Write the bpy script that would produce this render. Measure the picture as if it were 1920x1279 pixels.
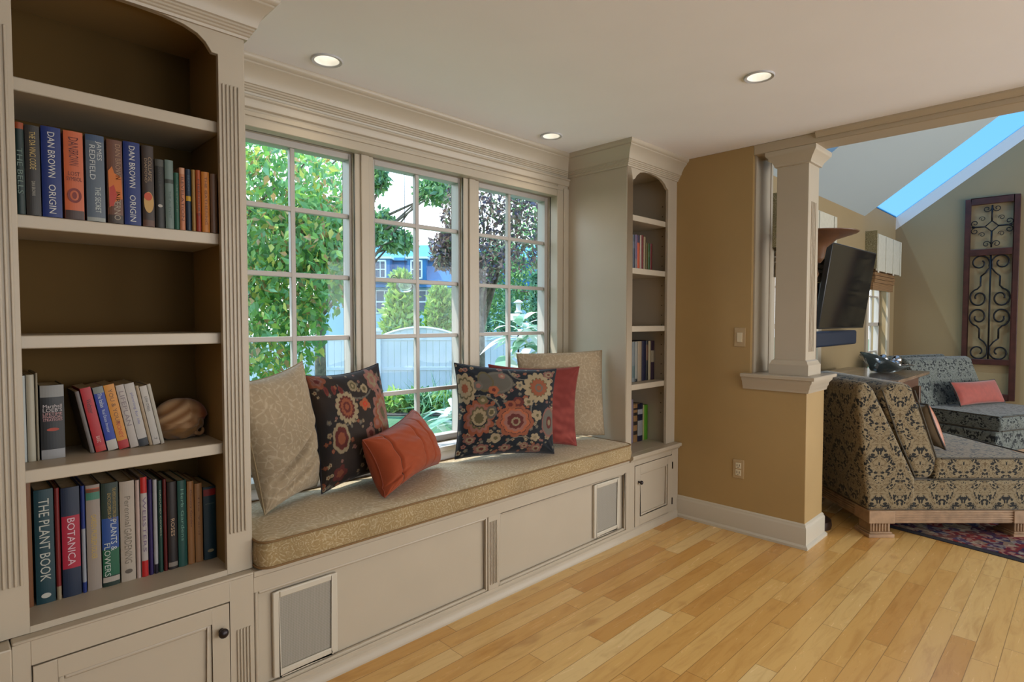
import bpy, bmesh, math, random
import numpy as np
from mathutils import Vector, Matrix
from math import sin, cos, pi, radians

random.seed(7)
rng = np.random.default_rng(7)
S = bpy.context.scene
for o in list(bpy.data.objects):
    bpy.data.objects.remove(o)
COL = S.collection

# ------------------------------------------------------------------ camera
cam_d = bpy.data.cameras.new('camera')
cam = bpy.data.objects.new('camera', cam_d)
COL.objects.link(cam)
cam_d.sensor_width = 36.0
cam_d.lens = 36.0 * 1091.45 / 1920.0
cam_d.clip_start = 0.05
cam_d.clip_end = 300
YAW, PIT = radians(45.157), radians(-2.103)
cam.location = (-3.554, -1.978, 1.33)
cam.rotation_euler = (pi / 2 + PIT, 0, YAW - pi / 2)
S.camera = cam
FH = Vector((cos(YAW), sin(YAW), 0))      # horizontal view direction, used as garden axis
RH = Vector((sin(YAW), -cos(YAW), 0))

# ------------------------------------------------------------------ world, sun, exposure
S.view_settings.view_transform = 'Standard'
S.view_settings.look = 'None'
S.view_settings.gamma = 1
S.view_settings.exposure = 0.12
W = bpy.data.worlds.new('world')
S.world = W
W.use_nodes = True
wn = W.node_tree.nodes
wl = W.node_tree.links
wn.clear()
w_out = wn.new('ShaderNodeOutputWorld')
w_bg = wn.new('ShaderNodeBackground')
w_tc = wn.new('ShaderNodeTexCoord')
w_sep = wn.new('ShaderNodeSeparateXYZ')
w_rmp = wn.new('ShaderNodeValToRGB')
w_rmp.color_ramp.elements[0].position = 0.46
w_rmp.color_ramp.elements[0].color = (0.62, 0.74, 0.86, 1)
w_rmp.color_ramp.elements[1].position = 0.53
w_rmp.color_ramp.elements[1].color = (1.0, 1.0, 1.0, 1)
e = w_rmp.color_ramp.elements.new(0.66)
e.color = (0.62, 0.84, 1.0, 1)
e = w_rmp.color_ramp.elements.new(0.82)
e.color = (0.16, 0.48, 0.86, 1)
w_mr = wn.new('ShaderNodeMapRange')
w_mr.inputs['From Min'].default_value = -1
w_mr.inputs['From Max'].default_value = 1
wl.new(w_tc.outputs['Generated'], w_sep.inputs[0])
wl.new(w_sep.outputs['Z'], w_mr.inputs['Value'])
wl.new(w_mr.outputs[0], w_rmp.inputs[0])
wl.new(w_rmp.outputs[0], w_bg.inputs[0])
w_bg.inputs[1].default_value = 2.6
wl.new(w_bg.outputs[0], w_out.inputs[0])


def lamp(kind, name, loc, energy, color, size=None, size_y=None, aim=None, spot=None):
    d = bpy.data.lights.new(name, kind)
    d.energy = energy
    d.color = color
    if kind == 'AREA':
        d.shape = 'RECTANGLE'
        d.size = size
        d.size_y = size_y or size
    elif kind == 'SUN':
        d.angle = radians(0.6)
    elif kind == 'SPOT':
        d.spot_size = radians(spot)
        d.spot_blend = 0.6
        d.shadow_soft_size = size
    o = bpy.data.objects.new(name, d)
    o.location = loc
    if aim is not None:
        o.rotation_euler = Vector(aim).to_track_quat('-Z', 'Y').to_euler()
    COL.objects.link(o)
    return o


lamp('SUN', 'sun', (0, 0, 20), 5.5, (1.0, 0.95, 0.86), aim=(0.42, -0.36, -0.90))
# daylight arriving through the glass doors behind and to the right of the camera
lamp('AREA', 'daylight_back_doors', (-1.25, -5.35, 1.25), 48, (1.0, 0.94, 0.86), 1.8, 2.1, aim=(0, 1, 0.75))
lamp('AREA', 'daylight_great_room', (2.6, -5.45, 1.4), 165, (1.0, 0.94, 0.87), 3.6, 2.2, aim=(-0.25, 1, 0.6))

# unseen fill lamp added above the garden to brighten the window recess
lamp('AREA', 'added_garden_fill', (-2.0, 2.3, 3.5), 95, (0.84, 0.92, 1.0), 4.5, 1.8, aim=(0.12, -0.75, -0.62))

# ------------------------------------------------------------------ material helpers
MATS = {}


class NT:
    def __init__(s, mat):
        s.t = mat.node_tree
        s.t.nodes.clear()
        s.out = s.t.nodes.new('ShaderNodeOutputMaterial')

    def n(s, typ, ins=None, **props):
        nd = s.t.nodes.new('ShaderNode' + typ)
        for k, v in props.items():
            setattr(nd, k, v)
        for k, v in (ins or {}).items():
            s.set(nd.inputs[k], v)
        return nd

    def set(s, sock, v):
        if isinstance(v, bpy.types.NodeSocket):
            s.t.links.new(v, sock)
        elif isinstance(v, bpy.types.Node):
            s.t.links.new(v.outputs[0], sock)
        else:
            if sock.type == 'RGBA' and len(v) == 3:
                v = (*v, 1)
            sock.default_value = v

    def m(s, op, a, b=None, c=None):
        nd = s.t.nodes.new('ShaderNodeMath')
        nd.operation = op
        s.set(nd.inputs[0], a)
        if b is not None:
            s.set(nd.inputs[1], b)
        if c is not None:
            s.set(nd.inputs[2], c)
        return nd.outputs[0]

    def mix(s, f, a, b, blend='MIX'):
        nd = s.t.nodes.new('ShaderNodeMix')
        nd.data_type = 'RGBA'
        nd.blend_type = blend
        s.set(nd.inputs[0], f)
        s.set(nd.inputs[6], a)
        s.set(nd.inputs[7], b)
        return nd.outputs[2]

    def ramp(s, f, stops, interp='LINEAR'):
        nd = s.t.nodes.new('ShaderNodeValToRGB')
        cr = nd.color_ramp
        cr.interpolation = interp
        while len(cr.elements) > 1:
            cr.elements.remove(cr.elements[-1])
        cr.elements[0].position = stops[0][0]
        cr.elements[0].color = (*stops[0][1], 1)
        for p, c in stops[1:]:
            el = cr.elements.new(p)
            el.color = (*c, 1)
        s.set(nd.inputs[0], f)
        return nd.outputs[0]

    def bsdf(s, col, rough=0.5, metal=0.0, bump=None, bs=0.3, bd=0.01, spec=0.5, coat=0, sheen=0, trans=0):
        b = s.n('BsdfPrincipled')
        s.set(b.inputs['Base Color'], col)
        s.set(b.inputs['Roughness'], rough)
        b.inputs['Metallic'].default_value = metal
        b.inputs['Specular IOR Level'].default_value = spec
        b.inputs['Coat Weight'].default_value = coat
        b.inputs['Sheen Weight'].default_value = sheen
        b.inputs['Transmission Weight'].default_value = trans
        if bump is not None:
            bp = s.n('Bump', {'Height': bump, 'Strength': bs, 'Distance': bd})
            s.t.links.new(bp.outputs[0], b.inputs['Normal'])
        s.t.links.new(b.outputs[0], s.out.inputs[0])
        return b


def newmat(name):
    m = bpy.data.materials.new(name)
    m.use_nodes = True
    MATS[name] = m
    return m, NT(m)


def srgb(r, g, b):
    f = lambda c: (c / 255 / 12.92) if c <= 10 else ((c / 255 + 0.055) / 1.055) ** 2.4
    return (f(r), f(g), f(b))


def plain(name, col, rough=0.5, metal=0.0, noise=0.0, nscale=20, spec=0.5, bs=0.0, **k):
    if name in MATS:
        return MATS[name]
    m, t = newmat(name)
    c = col
    bump = None
    if noise or bs:
        tc = t.n('TexCoord')
        nz = t.n('TexNoise', {'Vector': tc.outputs['Object'], 'Scale': nscale, 'Detail': 4.0})
        if noise:
            lo = tuple(max(0, x * (1 - noise)) for x in col)
            hi = tuple(min(1, x * (1 + noise)) for x in col)
            c = t.ramp(nz.outputs[0], [(0.3, lo), (0.7, hi)])
        if bs:
            bump = nz.outputs[0]
    t.bsdf(c, rough, metal, bump=bump, bs=bs, bd=0.004, spec=spec, **k)
    return m


TRIM = plain('painted_cream_trim', (0.44, 0.38, 0.295), 0.38, noise=0.02, nscale=6)
CEIL = plain('ceiling_white_paint', (0.86, 0.845, 0.88), 0.75, noise=0.015, nscale=3)
TAN = plain('tan_wall_paint', (0.37, 0.245, 0.10), 0.55, noise=0.05, nscale=2.5)
TAN2 = plain('pale_tan_wall_paint', (0.28, 0.205, 0.105), 0.6, noise=0.03, nscale=2)
BACKB = plain('shade_darkened_back_panel', (0.085, 0.046, 0.010), 0.7, spec=0.15, noise=0.05, nscale=3)  # tan paint darkened to carry the shade inside the tall bookcase
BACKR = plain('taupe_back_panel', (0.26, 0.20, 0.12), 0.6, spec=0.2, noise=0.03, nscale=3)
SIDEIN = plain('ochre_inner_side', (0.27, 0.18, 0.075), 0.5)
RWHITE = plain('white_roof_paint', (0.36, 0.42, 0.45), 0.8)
BLACK = plain('black_iron', (0.010, 0.010, 0.014), 0.45, metal=0.6)
BRONZE = plain('oiled_bronze', (0.035, 0.028, 0.03), 0.35, metal=0.7)
PLATE = plain('almond_plastic', (0.42, 0.30, 0.16), 0.4)
PLATEW = plain('ivory_plastic', (0.62, 0.54, 0.38), 0.4)
CHROME = plain('polished_silver', (0.55, 0.56, 0.62), 0.12, metal=1.0)
WINW = plain('window_sash_paint', (0.42, 0.39, 0.36), 0.4)

# floor planks, boards run along X
FLOOR, t = newmat('maple_plank_floor')
tc = t.n('TexCoord')
sp = t.n('SeparateXYZ', {0: tc.outputs['Object']})
BW = 0.083
row = t.m('FLOOR', t.m('DIVIDE', sp.outputs[1], BW))
fr = t.m('FRACT', t.m('DIVIDE', sp.outputs[1], BW))
wn1 = t.n('TexWhiteNoise', {'W': row}, noise_dimensions='1D')
ln = t.m('MULTIPLY_ADD', wn1.outputs[0], 0.5, 0.75)
uu = t.m('DIVIDE', t.m('ADD', sp.outputs[0], t.m('MULTIPLY', wn1.outputs[0], 17.3)), ln)
cell = t.m('FLOOR', uu)
fu = t.m('FRACT', uu)
cv = t.n('CombineXYZ', {0: row, 1: cell})
wn2 = t.n('TexWhiteNoise', {'Vector': cv.outputs[0]}, noise_dimensions='3D')
base = t.ramp(wn2.outputs[0], [(0.0, (0.56, 0.28, 0.075)), (0.25, (0.66, 0.37, 0.11)), (0.55, (0.71, 0.43, 0.145)), (0.8, (0.75, 0.485, 0.185)), (1.0, (0.78, 0.56, 0.26))])
shift = t.n('CombineXYZ', {0: t.m('MULTIPLY', wn2.outputs[0], 31.0), 1: t.m('MULTIPLY', wn2.outputs[0], 57.0)})
vadd = t.n('VectorMath', {0: tc.outputs['Object'], 1: shift.outputs[0]}, operation='ADD')
mp = t.n('Mapping', {'Vector': vadd.outputs[0], 'Scale': (2.2, 16, 1)})
gr = t.n('TexNoise', {'Vector': mp.outputs[0], 'Scale': 1.6, 'Detail': 6.0, 'Roughness': 0.6, 'Distortion': 0.8})
col = t.mix(0.55, base, t.ramp(gr.outputs[0], [(0.25, (0.62, 0.50, 0.38)), (0.5, (0.97, 0.97, 0.97)), (0.75, (1, 1, 1))]), 'MULTIPLY')
mp2 = t.n('Mapping', {'Vector': vadd.outputs[0], 'Scale': (4, 9, 1)})
kn = t.n('TexNoise', {'Vector': mp2.outputs[0], 'Scale': 1.0, 'Detail': 3.0})
col = t.mix(t.ramp(kn.outputs[0], [(0.62, (0, 0, 0)), (0.75, (0.5, 0.5, 0.5))]), col, (0.36, 0.17, 0.05))
ef = t.m('MINIMUM', fr, t.m('SUBTRACT', 1.0, fr))
eu = t.m('MULTIPLY', t.m('MINIMUM', fu, t.m('SUBTRACT', 1.0, fu)), t.m('DIVIDE', ln, BW))
ed = t.m('MINIMUM', ef, eu)
seam = t.m('LESS_THAN', ed, 0.016)
col = t.mix(t.m('MULTIPLY', seam, 0.6), col, (0.13, 0.065, 0.022))
t.bsdf(col, t.m('MULTIPLY_ADD', gr.outputs[0], 0.12, 0.20), bump=t.m('MINIMUM', ed, 0.03), bs=0.25, bd=0.02, spec=0.45)


def damask(name, bg, mid, dark, scale=1.0, axes=(0, 2)):
    m, t = newmat(name)
    tc = t.n('TexCoord')
    s = t.n('SeparateXYZ', {0: tc.outputs['Object']})
    nrm = t.n('SeparateXYZ', {0: tc.outputs['Normal']})
    # unwrap by the dominant side: swap axes where the face looks along X or up
    ax = t.m('ABSOLUTE', nrm.outputs[0])
    az = t.m('ABSOLUTE', nrm.outputs[2])
    usex = t.m('GREATER_THAN', ax, 0.62)
    usez = t.m('GREATER_THAN', az, 0.75)
    pu = t.m('ADD', t.m('MULTIPLY', s.outputs[0], t.m('SUBTRACT', 1.0, usex)), t.m('MULTIPLY', s.outputs[1], usex))
    pv = t.m('ADD', t.m('MULTIPLY', s.outputs[2], t.m('SUBTRACT', 1.0, usez)), t.m('MULTIPLY', s.outputs[1], usez))
    pu = t.m('MULTIPLY', pu, 1 / scale)
    pv = t.m('MULTIPLY', pv, 1 / scale)
    u = t.m('PINGPONG', pu, 0.13)
    v = t.m('WRAP', pv, 0.0, 0.30)
    wob = t.m('SUBTRACT', v, 0.15)
    c0 = t.n('CombineXYZ', {0: u, 1: v})
    wn_ = t.n('TexNoise', {'Vector': c0.outputs[0], 'Scale': 14.0, 'Detail': 1.0})
    c = t.n('VectorMath', {0: c0.outputs[0], 1: t.n('VectorMath', {0: wn_.outputs[1], 1: (0.05, 0.05, 0.0)}, operation='MULTIPLY').outputs[0]}, operation='ADD')
    leafl = t.n('TexVoronoi', {'Vector': c.outputs[0], 'Scale': 62.0}, feature='F1')
    curl = t.n('TexNoise', {'Vector': c.outputs[0], 'Scale': 34.0, 'Detail': 2.0, 'Distortion': 2.2})
    lat = t.m('ADD', t.m('MULTIPLY', t.m('SUBTRACT', u, 0.065), 15.4), t.m('MULTIPLY', t.m('ABSOLUTE', wob), 13.0))
    lat = t.m('ADD', lat, t.m('MULTIPLY', wn_.outputs[0], 0.9))
    medal = t.ramp(t.m('PINGPONG', lat, 0.75), [(0.0, (0, 0, 0)), (0.28, (0, 0, 0)), (0.40, (1, 1, 1)), (1, (1, 1, 1))])
    dots = t.m('LESS_THAN', leafl.outputs[0], 0.50)
    a_ = t.ramp(curl.outputs[0], [(0.40, mid), (0.46, bg), (0.56, bg), (0.60, mid), (0.66, bg)])
    b_ = t.mix(dots, bg, dark)
    b_ = t.mix(t.m('GREATER_THAN', curl.outputs[0], 0.58), b_, dark)
    colr = t.mix(medal, a_, b_)
    f = curl.outputs[0]
    fine = t.n('TexNoise', {'Vector': tc.outputs['Object'], 'Scale': 260.0, 'Detail': 2.0})
    colr = t.mix(0.30, colr, t.ramp(fine.outputs[0], [(0.3, (0.55, 0.55, 0.55)), (0.7, (1, 1, 1))]), 'MULTIPLY')
    t.bsdf(colr, 0.8, bump=f, bs=0.25, bd=0.004, spec=0.15, sheen=0.2)
    return m


DAMASK = damask('damask_upholstery', (0.25, 0.195, 0.115), (0.13, 0.09, 0.045), (0.014, 0.014, 0.013))
DAMASK2 = damask('blue_grey_damask_upholstery', (0.17, 0.185, 0.165), (0.085, 0.095, 0.08), (0.018, 0.022, 0.024), 1.25)


def paisley(name, c1, c2, c3, scale=14.0, rough=0.75, lo=0.5, amp=0.26):
    m, t = newmat(name)
    tc = t.n('TexCoord')
    nz = t.n('TexNoise', {'Vector': tc.outputs['Object'], 'Scale': scale * 0.45, 'Detail': 2.0})
    va = t.n('VectorMath', {0: tc.outputs['Object'], 1: t.n('VectorMath', {0: nz.outputs[1], 1: (0.09, 0.09, 0.09)}, operation='MULTIPLY').outputs[0]}, operation='ADD')
    vo = t.n('TexVoronoi', {'Vector': va.outputs[0], 'Scale': scale}, feature='F1')
    rings = t.m('SINE', t.m('ADD', t.m('MULTIPLY', vo.outputs[0], 34.0), t.m('MULTIPLY', nz.outputs[0], 20.0)))
    vo2 = t.n('TexVoronoi', {'Vector': va.outputs[0], 'Scale': scale * 3.1}, feature='DISTANCE_TO_EDGE')
    f = t.m('MULTIPLY_ADD', rings, amp, 0.5)
    f = t.m('ADD', f, t.m('MULTIPLY', t.m('LESS_THAN', vo2.outputs[0], 0.07), 0.25))
    colr = t.ramp(f, [(0.15, c3), (0.4, c1), (0.6, c1), (0.9, c2)])
    big = t.n('TexNoise', {'Vector': tc.outputs['Object'], 'Scale': 5.0, 'Detail': 3.0})
    colr = t.mix(0.5, colr, t.ramp(big.outputs[0], [(0.3, (lo, lo, lo)), (0.65, (1, 1, 1))]), 'MULTIPLY')
    fine = t.n('TexNoise', {'Vector': tc.outputs['Object'], 'Scale': 400.0, 'Detail': 2.0})
    t.bsdf(colr, rough, bump=t.m('ADD', f, fine.outputs[0]), bs=0.15, bd=0.003, spec=0.2, sheen=0.2)
    return m


CUSHF = paisley('cushion_paisley_cloth', (0.46, 0.36, 0.215), (0.58, 0.49, 0.34), (0.30, 0.20, 0.10), 13.0, lo=0.75, amp=0.18)
CUSHS = paisley('cushion_paisley_boxing', (0.33, 0.235, 0.11), (0.47, 0.38, 0.24), (0.20, 0.125, 0.05), 20.0, lo=0.6, amp=0.17)
BEIGE = paisley('beige_brocade', (0.33, 0.255, 0.165), (0.43, 0.35, 0.245), (0.22, 0.155, 0.085), 11.0, lo=0.55, amp=0.13)

VCOL, t = newmat('printed_cloth')
at_ = t.n('Attribute', attribute_name='Col')
tc = t.n('TexCoord')
fine = t.n('TexNoise', {'Vector': tc.outputs['Object'], 'Scale': 350.0, 'Detail': 2.0})
t.bsdf(at_.outputs['Color'], 0.72, bump=fine.outputs[0], bs=0.2, bd=0.002, spec=0.2, sheen=0.15)

GLASS, t = newmat('window_glass')
tr = t.n('BsdfTransparent', {0: (0.96, 0.98, 1.0)})
gl = t.n('BsdfGlossy', {'Color': (0.9, 0.95, 1.0), 'Roughness': 0.02})
fre = t.n('Fresnel', {'IOR': 1.45})
mx = t.n('MixShader', {0: t.m('MULTIPLY', fre.outputs[0], 0.4), 1: tr, 2: gl})
t.t.links.new(mx.outputs[0], t.out.inputs[0])

CGLASS, t = newmat('clear_glass')
tr = t.n('BsdfTransparent', {0: (0.95, 0.98, 0.98)})
gl = t.n('BsdfGlossy', {'Color': (1, 1, 1), 'Roughness': 0.08})
df = t.n('BsdfDiffuse', {'Color': (0.55, 0.66, 0.68)})
fre = t.n('Fresnel', {'IOR': 1.35})
mx0 = t.n('MixShader', {0: 0.14, 1: tr, 2: df})
mx = t.n('MixShader', {0: fre, 1: mx0, 2: gl})
t.t.links.new(mx.outputs[0], t.out.inputs[0])

BULB, t = newmat('lit_bulb')
em = t.n('Emission', {'Color': (1.0, 0.97, 0.90), 'Strength': 6.0})
t.t.links.new(em.outputs[0], t.out.inputs[0])

MESHG, t = newmat('grey_grille_mesh')
tc = t.n('TexCoord')
mp = t.n('Mapping', {'Vector': tc.outputs['Object'], 'Rotation': (0, radians(45), 0), 'Scale': (1, 1, 1)})
ck = t.n('TexChecker', {'Vector': mp.outputs[0], 'Color1': (0.24, 0.22, 0.18, 1), 'Color2': (0.31, 0.29, 0.25, 1), 'Scale': 240.0})
t.bsdf(ck.outputs[0], 0.6)


def leafmat(name, cols, transl=0.35):
    m, t = newmat(name)
    g = t.n('NewGeometry')
    n = len(cols)
    c = t.ramp(g.outputs['Random Per Island'], [((i / n), cc) for i, cc in enumerate(cols)], 'CONSTANT')
    d = t.n('BsdfDiffuse', {'Color': c})
    tl = t.n('BsdfTranslucent', {'Color': c})
    gs = t.n('BsdfGlossy', {'Color': (1, 1, 1), 'Roughness': 0.45})
    m1 = t.n('MixShader', {0: transl, 1: d, 2: tl})
    m2 = t.n('MixShader', {0: 0.06, 1: m1, 2: gs})
    t.t.links.new(m2.outputs[0], t.out.inputs[0])
    return m


SKYG, t = newmat('frosted_skylight_pane')
t1_ = t.n('BsdfTranslucent', {'Color': (0.035, 0.15, 0.30)})
t2_ = t.n('BsdfTransparent', {0: (0.26, 0.46, 0.62)})
mx = t.n('MixShader', {0: 0.30, 1: t1_, 2: t2_})
t.t.links.new(mx.outputs[0], t.out.inputs[0])

LEAF_D = leafmat('dogwood_leaves', [(0.16, 0.38, 0.08), (0.24, 0.50, 0.10), (0.12, 0.32, 0.12), (0.18, 0.42, 0.16), (0.40, 0.62, 0.12), (0.16, 0.38, 0.14), (0.62, 0.62, 0.14), (0.24, 0.52, 0.14), (0.52, 0.32, 0.14), (0.20, 0.46, 0.20)], 0.5)
LEAF_P = leafmat('plum_leaves', [(0.16, 0.10, 0.10), (0.26, 0.16, 0.13), (0.16, 0.22, 0.10), (0.34, 0.26, 0.20), (0.12, 0.10, 0.16)])
LEAF_G = leafmat('green_leaves', [(0.16, 0.34, 0.14), (0.22, 0.44, 0.14), (0.12, 0.28, 0.16), (0.30, 0.50, 0.16)])
LEAF_Y = leafmat('yellow_green_leaves', [(0.42, 0.62, 0.12), (0.30, 0.52, 0.12), (0.52, 0.66, 0.18), (0.20, 0.40, 0.14)])
LEAF_E = leafmat('evergreen_leaves', [(0.14, 0.34, 0.20), (0.22, 0.44, 0.20), (0.10, 0.26, 0.18)])
LEAF_W = leafmat('variegated_leaves', [(0.80, 0.86, 0.80), (0.70, 0.82, 0.74), (0.30, 0.55, 0.38), (0.85, 0.88, 0.86)])
BARK = plain('bark', (0.16, 0.13, 0.10), 0.9, noise=0.4, nscale=14)

GRASS, t = newmat('lawn_grass')
tc = t.n('TexCoord')
nz = t.n('TexNoise', {'Vector': tc.outputs['Object'], 'Scale': 3.0, 'Detail': 8.0, 'Roughness': 0.7})
t.bsdf(t.ramp(nz.outputs[0], [(0.3, (0.07, 0.16, 0.07)), (0.55, (0.12, 0.22, 0.11)), (0.75, (0.20, 0.29, 0.15))]), 0.9, bump=nz.outputs[0], bs=0.5, bd=0.05, spec=0.1)

# ------------------------------------------------------------------ mesh helpers


class MB:
    def __init__(s):
        s.v, s.f, s.c = [], [], []

    def add(s, vs, fs):
        b = len(s.v)
        s.v += [tuple(map(float, p)) for p in vs]
        s.f += [tuple(b + i for i in f) for f in fs]
        return s

    def box(s, x0, x1, y0, y1, z0, z1):
        vs = [(x, y, z) for z in (z0, z1) for y in (y0, y1) for x in (x0, x1)]
        return s.add(vs, [(0, 2, 3, 1), (4, 5, 7, 6), (0, 1, 5, 4), (2, 6, 7, 3), (0, 4, 6, 2), (1, 3, 7, 5)])

    def obox(s, o, a, b, c):
        """box from corner o along vectors a, b, c"""
        o, a, b, c = map(Vector, (o, a, b, c))
        vs = [o + a * i + b * j + c * k for k in (0, 1) for j in (0, 1) for i in (0, 1)]
        return s.add(vs, [(0, 2, 3, 1), (4, 5, 7, 6), (0, 1, 5, 4), (2, 6, 7, 3), (0, 4, 6, 2), (1, 3, 7, 5)])

    def prism(s, poly, a0, a1, axis='Y'):
        """poly of 2D points; Y: (x,z) X: (y,z) Z: (x,y)"""
        def P(p, a):
            return {'Y': (p[0], a, p[1]), 'X': (a, p[0], p[1]), 'Z': (p[0], p[1], a)}[axis]
        n = len(poly)
        vs = [P(p, a0) for p in poly] + [P(p, a1) for p in poly]
        fs = [tuple(range(n)), tuple(range(2 * n - 1, n - 1, -1))]
        fs += [(i, i + n, (i + 1) % n + n, (i + 1) % n) for i in range(n)]
        return s.add(vs, fs)

    def tube(s, pts, r, seg=8, closed=False):
        pts = [Vector(p) for p in pts]
        n = len(pts)
        rs = r if isinstance(r, (list, tuple)) else [r] * n
        vs = []
        prev = None
        for i, p in enumerate(pts):
            if closed:
                d = pts[(i + 1) % n] - pts[i - 1]
            else:
                d = pts[min(i + 1, n - 1)] - pts[max(i - 1, 0)]
            d = d.normalized() if d.length > 1e-9 else Vector((0, 0, 1))
            if prev is None:
                up = Vector((0, 0, 1)) if abs(d.z) < 0.9 else Vector((1, 0, 0))
                a = d.cross(up).normalized()
            else:
                a = (prev - d * prev.dot(d)).normalized()
            prev = a
            b = d.cross(a)
            for k in range(seg):
                th = 2 * pi * k / seg
                vs.append(p + (a * cos(th) + b * sin(th)) * rs[i])
        fs = []
        m = n if closed else n - 1
        for i in range(m):
            for k in range(seg):
                fs.append((i * seg + k, i * seg + (k + 1) % seg, ((i + 1) % n) * seg + (k + 1) % seg, ((i + 1) % n) * seg + k))
        if not closed:
            fs.append(tuple(range(seg - 1, -1, -1)))
            fs.append(tuple((n - 1) * seg + k for k in range(seg)))
        return s.add(vs, fs)

    def lathe(s, prof, cx=0, cy=0, seg=32, cap=True):
        n = len(prof)
        vs = []
        for r, z in prof:
            for k in range(seg):
                th = 2 * pi * k / seg
                vs.append((cx + r * cos(th), cy + r * sin(th), z))
        fs = [(i * seg + k, i * seg + (k + 1) % seg, (i + 1) * seg + (k + 1) % seg, (i + 1) * seg + k) for i in range(n - 1) for k in range(seg)]
        if cap:
            if prof[0][0] > 1e-6:
                fs.append(tuple(range(seg - 1, -1, -1)))
            if prof[-1][0] > 1e-6:
                fs.append(tuple((n - 1) * seg + k for k in range(seg)))
        return s.add(vs, fs)

    def sweep(s, prof, path, closed=False):
        """prof: (out, z) points; path: 2D points, 'out' is to the right of travel"""
        n = len(path)
        m = len(prof)
        P = [Vector((p[0], p[1])) for p in path]
        vs = []
        for i in range(n):
            ds = []
            if closed or i > 0:
                ds.append((P[i] - P[i - 1]).normalized())
            if closed or i < n - 1:
                ds.append((P[(i + 1) % n] - P[i]).normalized())
            ns = [Vector((d.y, -d.x)) for d in ds]
            if len(ns) == 2:
                mm = (ns[0] + ns[1])
                mm = mm / max(1e-6, mm.dot(ns[0]))
            else:
                mm = ns[0]
            for o, z in prof:
                vs.append((P[i].x + mm.x * o, P[i].y + mm.y * o, z))
        fs = []
        for i in range(n if closed else n - 1):
            j = (i + 1) % n
            for k in range(m):
                fs.append((i * m + k, j * m + k, j * m + (k + 1) % m, i * m + (k + 1) % m))
        if not closed:
            fs.append(tuple(range(m)))
            fs.append(tuple((n - 1) * m + k for k in range(m - 1, -1, -1)))
        return s.add(vs, fs)

    def sphere(s, c, r, seg=16, rings=10, sc=(1, 1, 1)):
        prof = []
        vs = []
        for i in range(rings + 1):
            ph = pi * i / rings
            for k in range(seg):
                th = 2 * pi * k / seg
                vs.append((c[0] + r * sc[0] * sin(ph) * cos(th), c[1] + r * sc[1] * sin(ph) * sin(th), c[2] + r * sc[2] * cos(ph)))
        fs = [(i * seg + k, (i + 1) * seg + k, (i + 1) * seg + (k + 1) % seg, i * seg + (k + 1) % seg) for i in range(rings) for k in range(seg)]
        return s.add(vs, fs)


def link(o, parent=None):
    COL.objects.link(o)
    if parent is not None:
        o.parent = parent
        if parent.get('_w') is None:
            pass
    return o


def obj(name, mb, mat, parent=None, smooth=False, bev=0, sub=0, local=False, seg=2, angle=35, merge=True):
    me = bpy.data.meshes.new(name)
    me.from_pydata(mb.v, [], mb.f)
    if merge:
        bm = bmesh.new()
        bm.from_mesh(me)
        bmesh.ops.remove_doubles(bm, verts=bm.verts, dist=1e-5)
        bmesh.ops.recalc_face_normals(bm, faces=bm.faces)
        bm.to_mesh(me)
        bm.free()
    me.materials.append(mat)
    o = bpy.data.objects.new(name, me)
    COL.objects.link(o)
    if parent is not None:
        o.parent = parent
        if not local:
            o.matrix_parent_inverse = parent_world(parent).inverted()
    if smooth:
        me.polygons.foreach_set('use_smooth', [True] * len(me.polygons))
        if smooth == 'auto':
            me.set_sharp_from_angle(angle=radians(angle))
    if bev:
        md = o.modifiers.new('bevel', 'BEVEL')
        md.width = bev
        md.segments = seg
        md.limit_method = 'ANGLE'
        md.angle_limit = radians(40)
        me.polygons.foreach_set('use_smooth', [True] * len(me.polygons))
        me.set_sharp_from_angle(angle=radians(30))
    if sub:
        md = o.modifiers.new('sub', 'SUBSURF')
        md.levels = md.render_levels = sub
    return o


def parent_world(o):
    m = Matrix.LocRotScale(o.location, o.rotation_euler, o.scale)
    if o.parent is not None:
        m = parent_world(o.parent) @ o.matrix_parent_inverse @ m
    return m


def thing(name, label, cat, loc=(0, 0, 0), rot=(0, 0, 0), group=None):
    o = bpy.data.objects.new(name, None)
    o.empty_display_size = 0.1
    o.location = loc
    o.rotation_euler = rot
    COL.objects.link(o)
    return tag(o, label, cat, group)


def tag(o, label, cat, group=None):
    o['label'] = label
    o['category'] = cat
    if group:
        o['group'] = group
    return o


def struct(o, label=None):
    o['kind'] = 'structure'
    if label:
        o['label'] = label
    return o


def frame_boxes(mb, x0, x1, z0, z1, w, y0, y1, wt=None, wb=None):
    """picture-frame of four bars in the XZ plane"""
    wt = wt or w
    wb = wb or w
    mb.box(x0, x0 + w, y0, y1, z0, z1)
    mb.box(x1 - w, x1, y0, y1, z0, z1)
    mb.box(x0 + w, x1 - w, y0, y1, z1 - wt, z1)
    mb.box(x0 + w, x1 - w, y0, y1, z0, z0 + wb)
    return mb


def holed(mb, X0, X1, Z0, Z1, holes, y0, y1):
    """wall slab in XZ with rectangular holes (x0,x1,z0,z1)"""
    xs = sorted({X0, X1, *[h[0] for h in holes], *[h[1] for h in holes]})
    zs = sorted({Z0, Z1, *[h[2] for h in holes], *[h[3] for h in holes]})
    for i in range(len(xs) - 1):
        for j in range(len(zs) - 1):
            cx, cz = (xs[i] + xs[i + 1]) / 2, (zs[j] + zs[j + 1]) / 2
            if any(h[0] < cx < h[1] and h[2] < cz < h[3] for h in holes):
                continue
            mb.box(xs[i], xs[i + 1], y0, y1, zs[j], zs[j + 1])
    return mb


H = 2.385       # ceiling height
YW = 0.50      # face of the window wall
BX0, BX1 = -2.81, -0.581    # window recess

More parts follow.
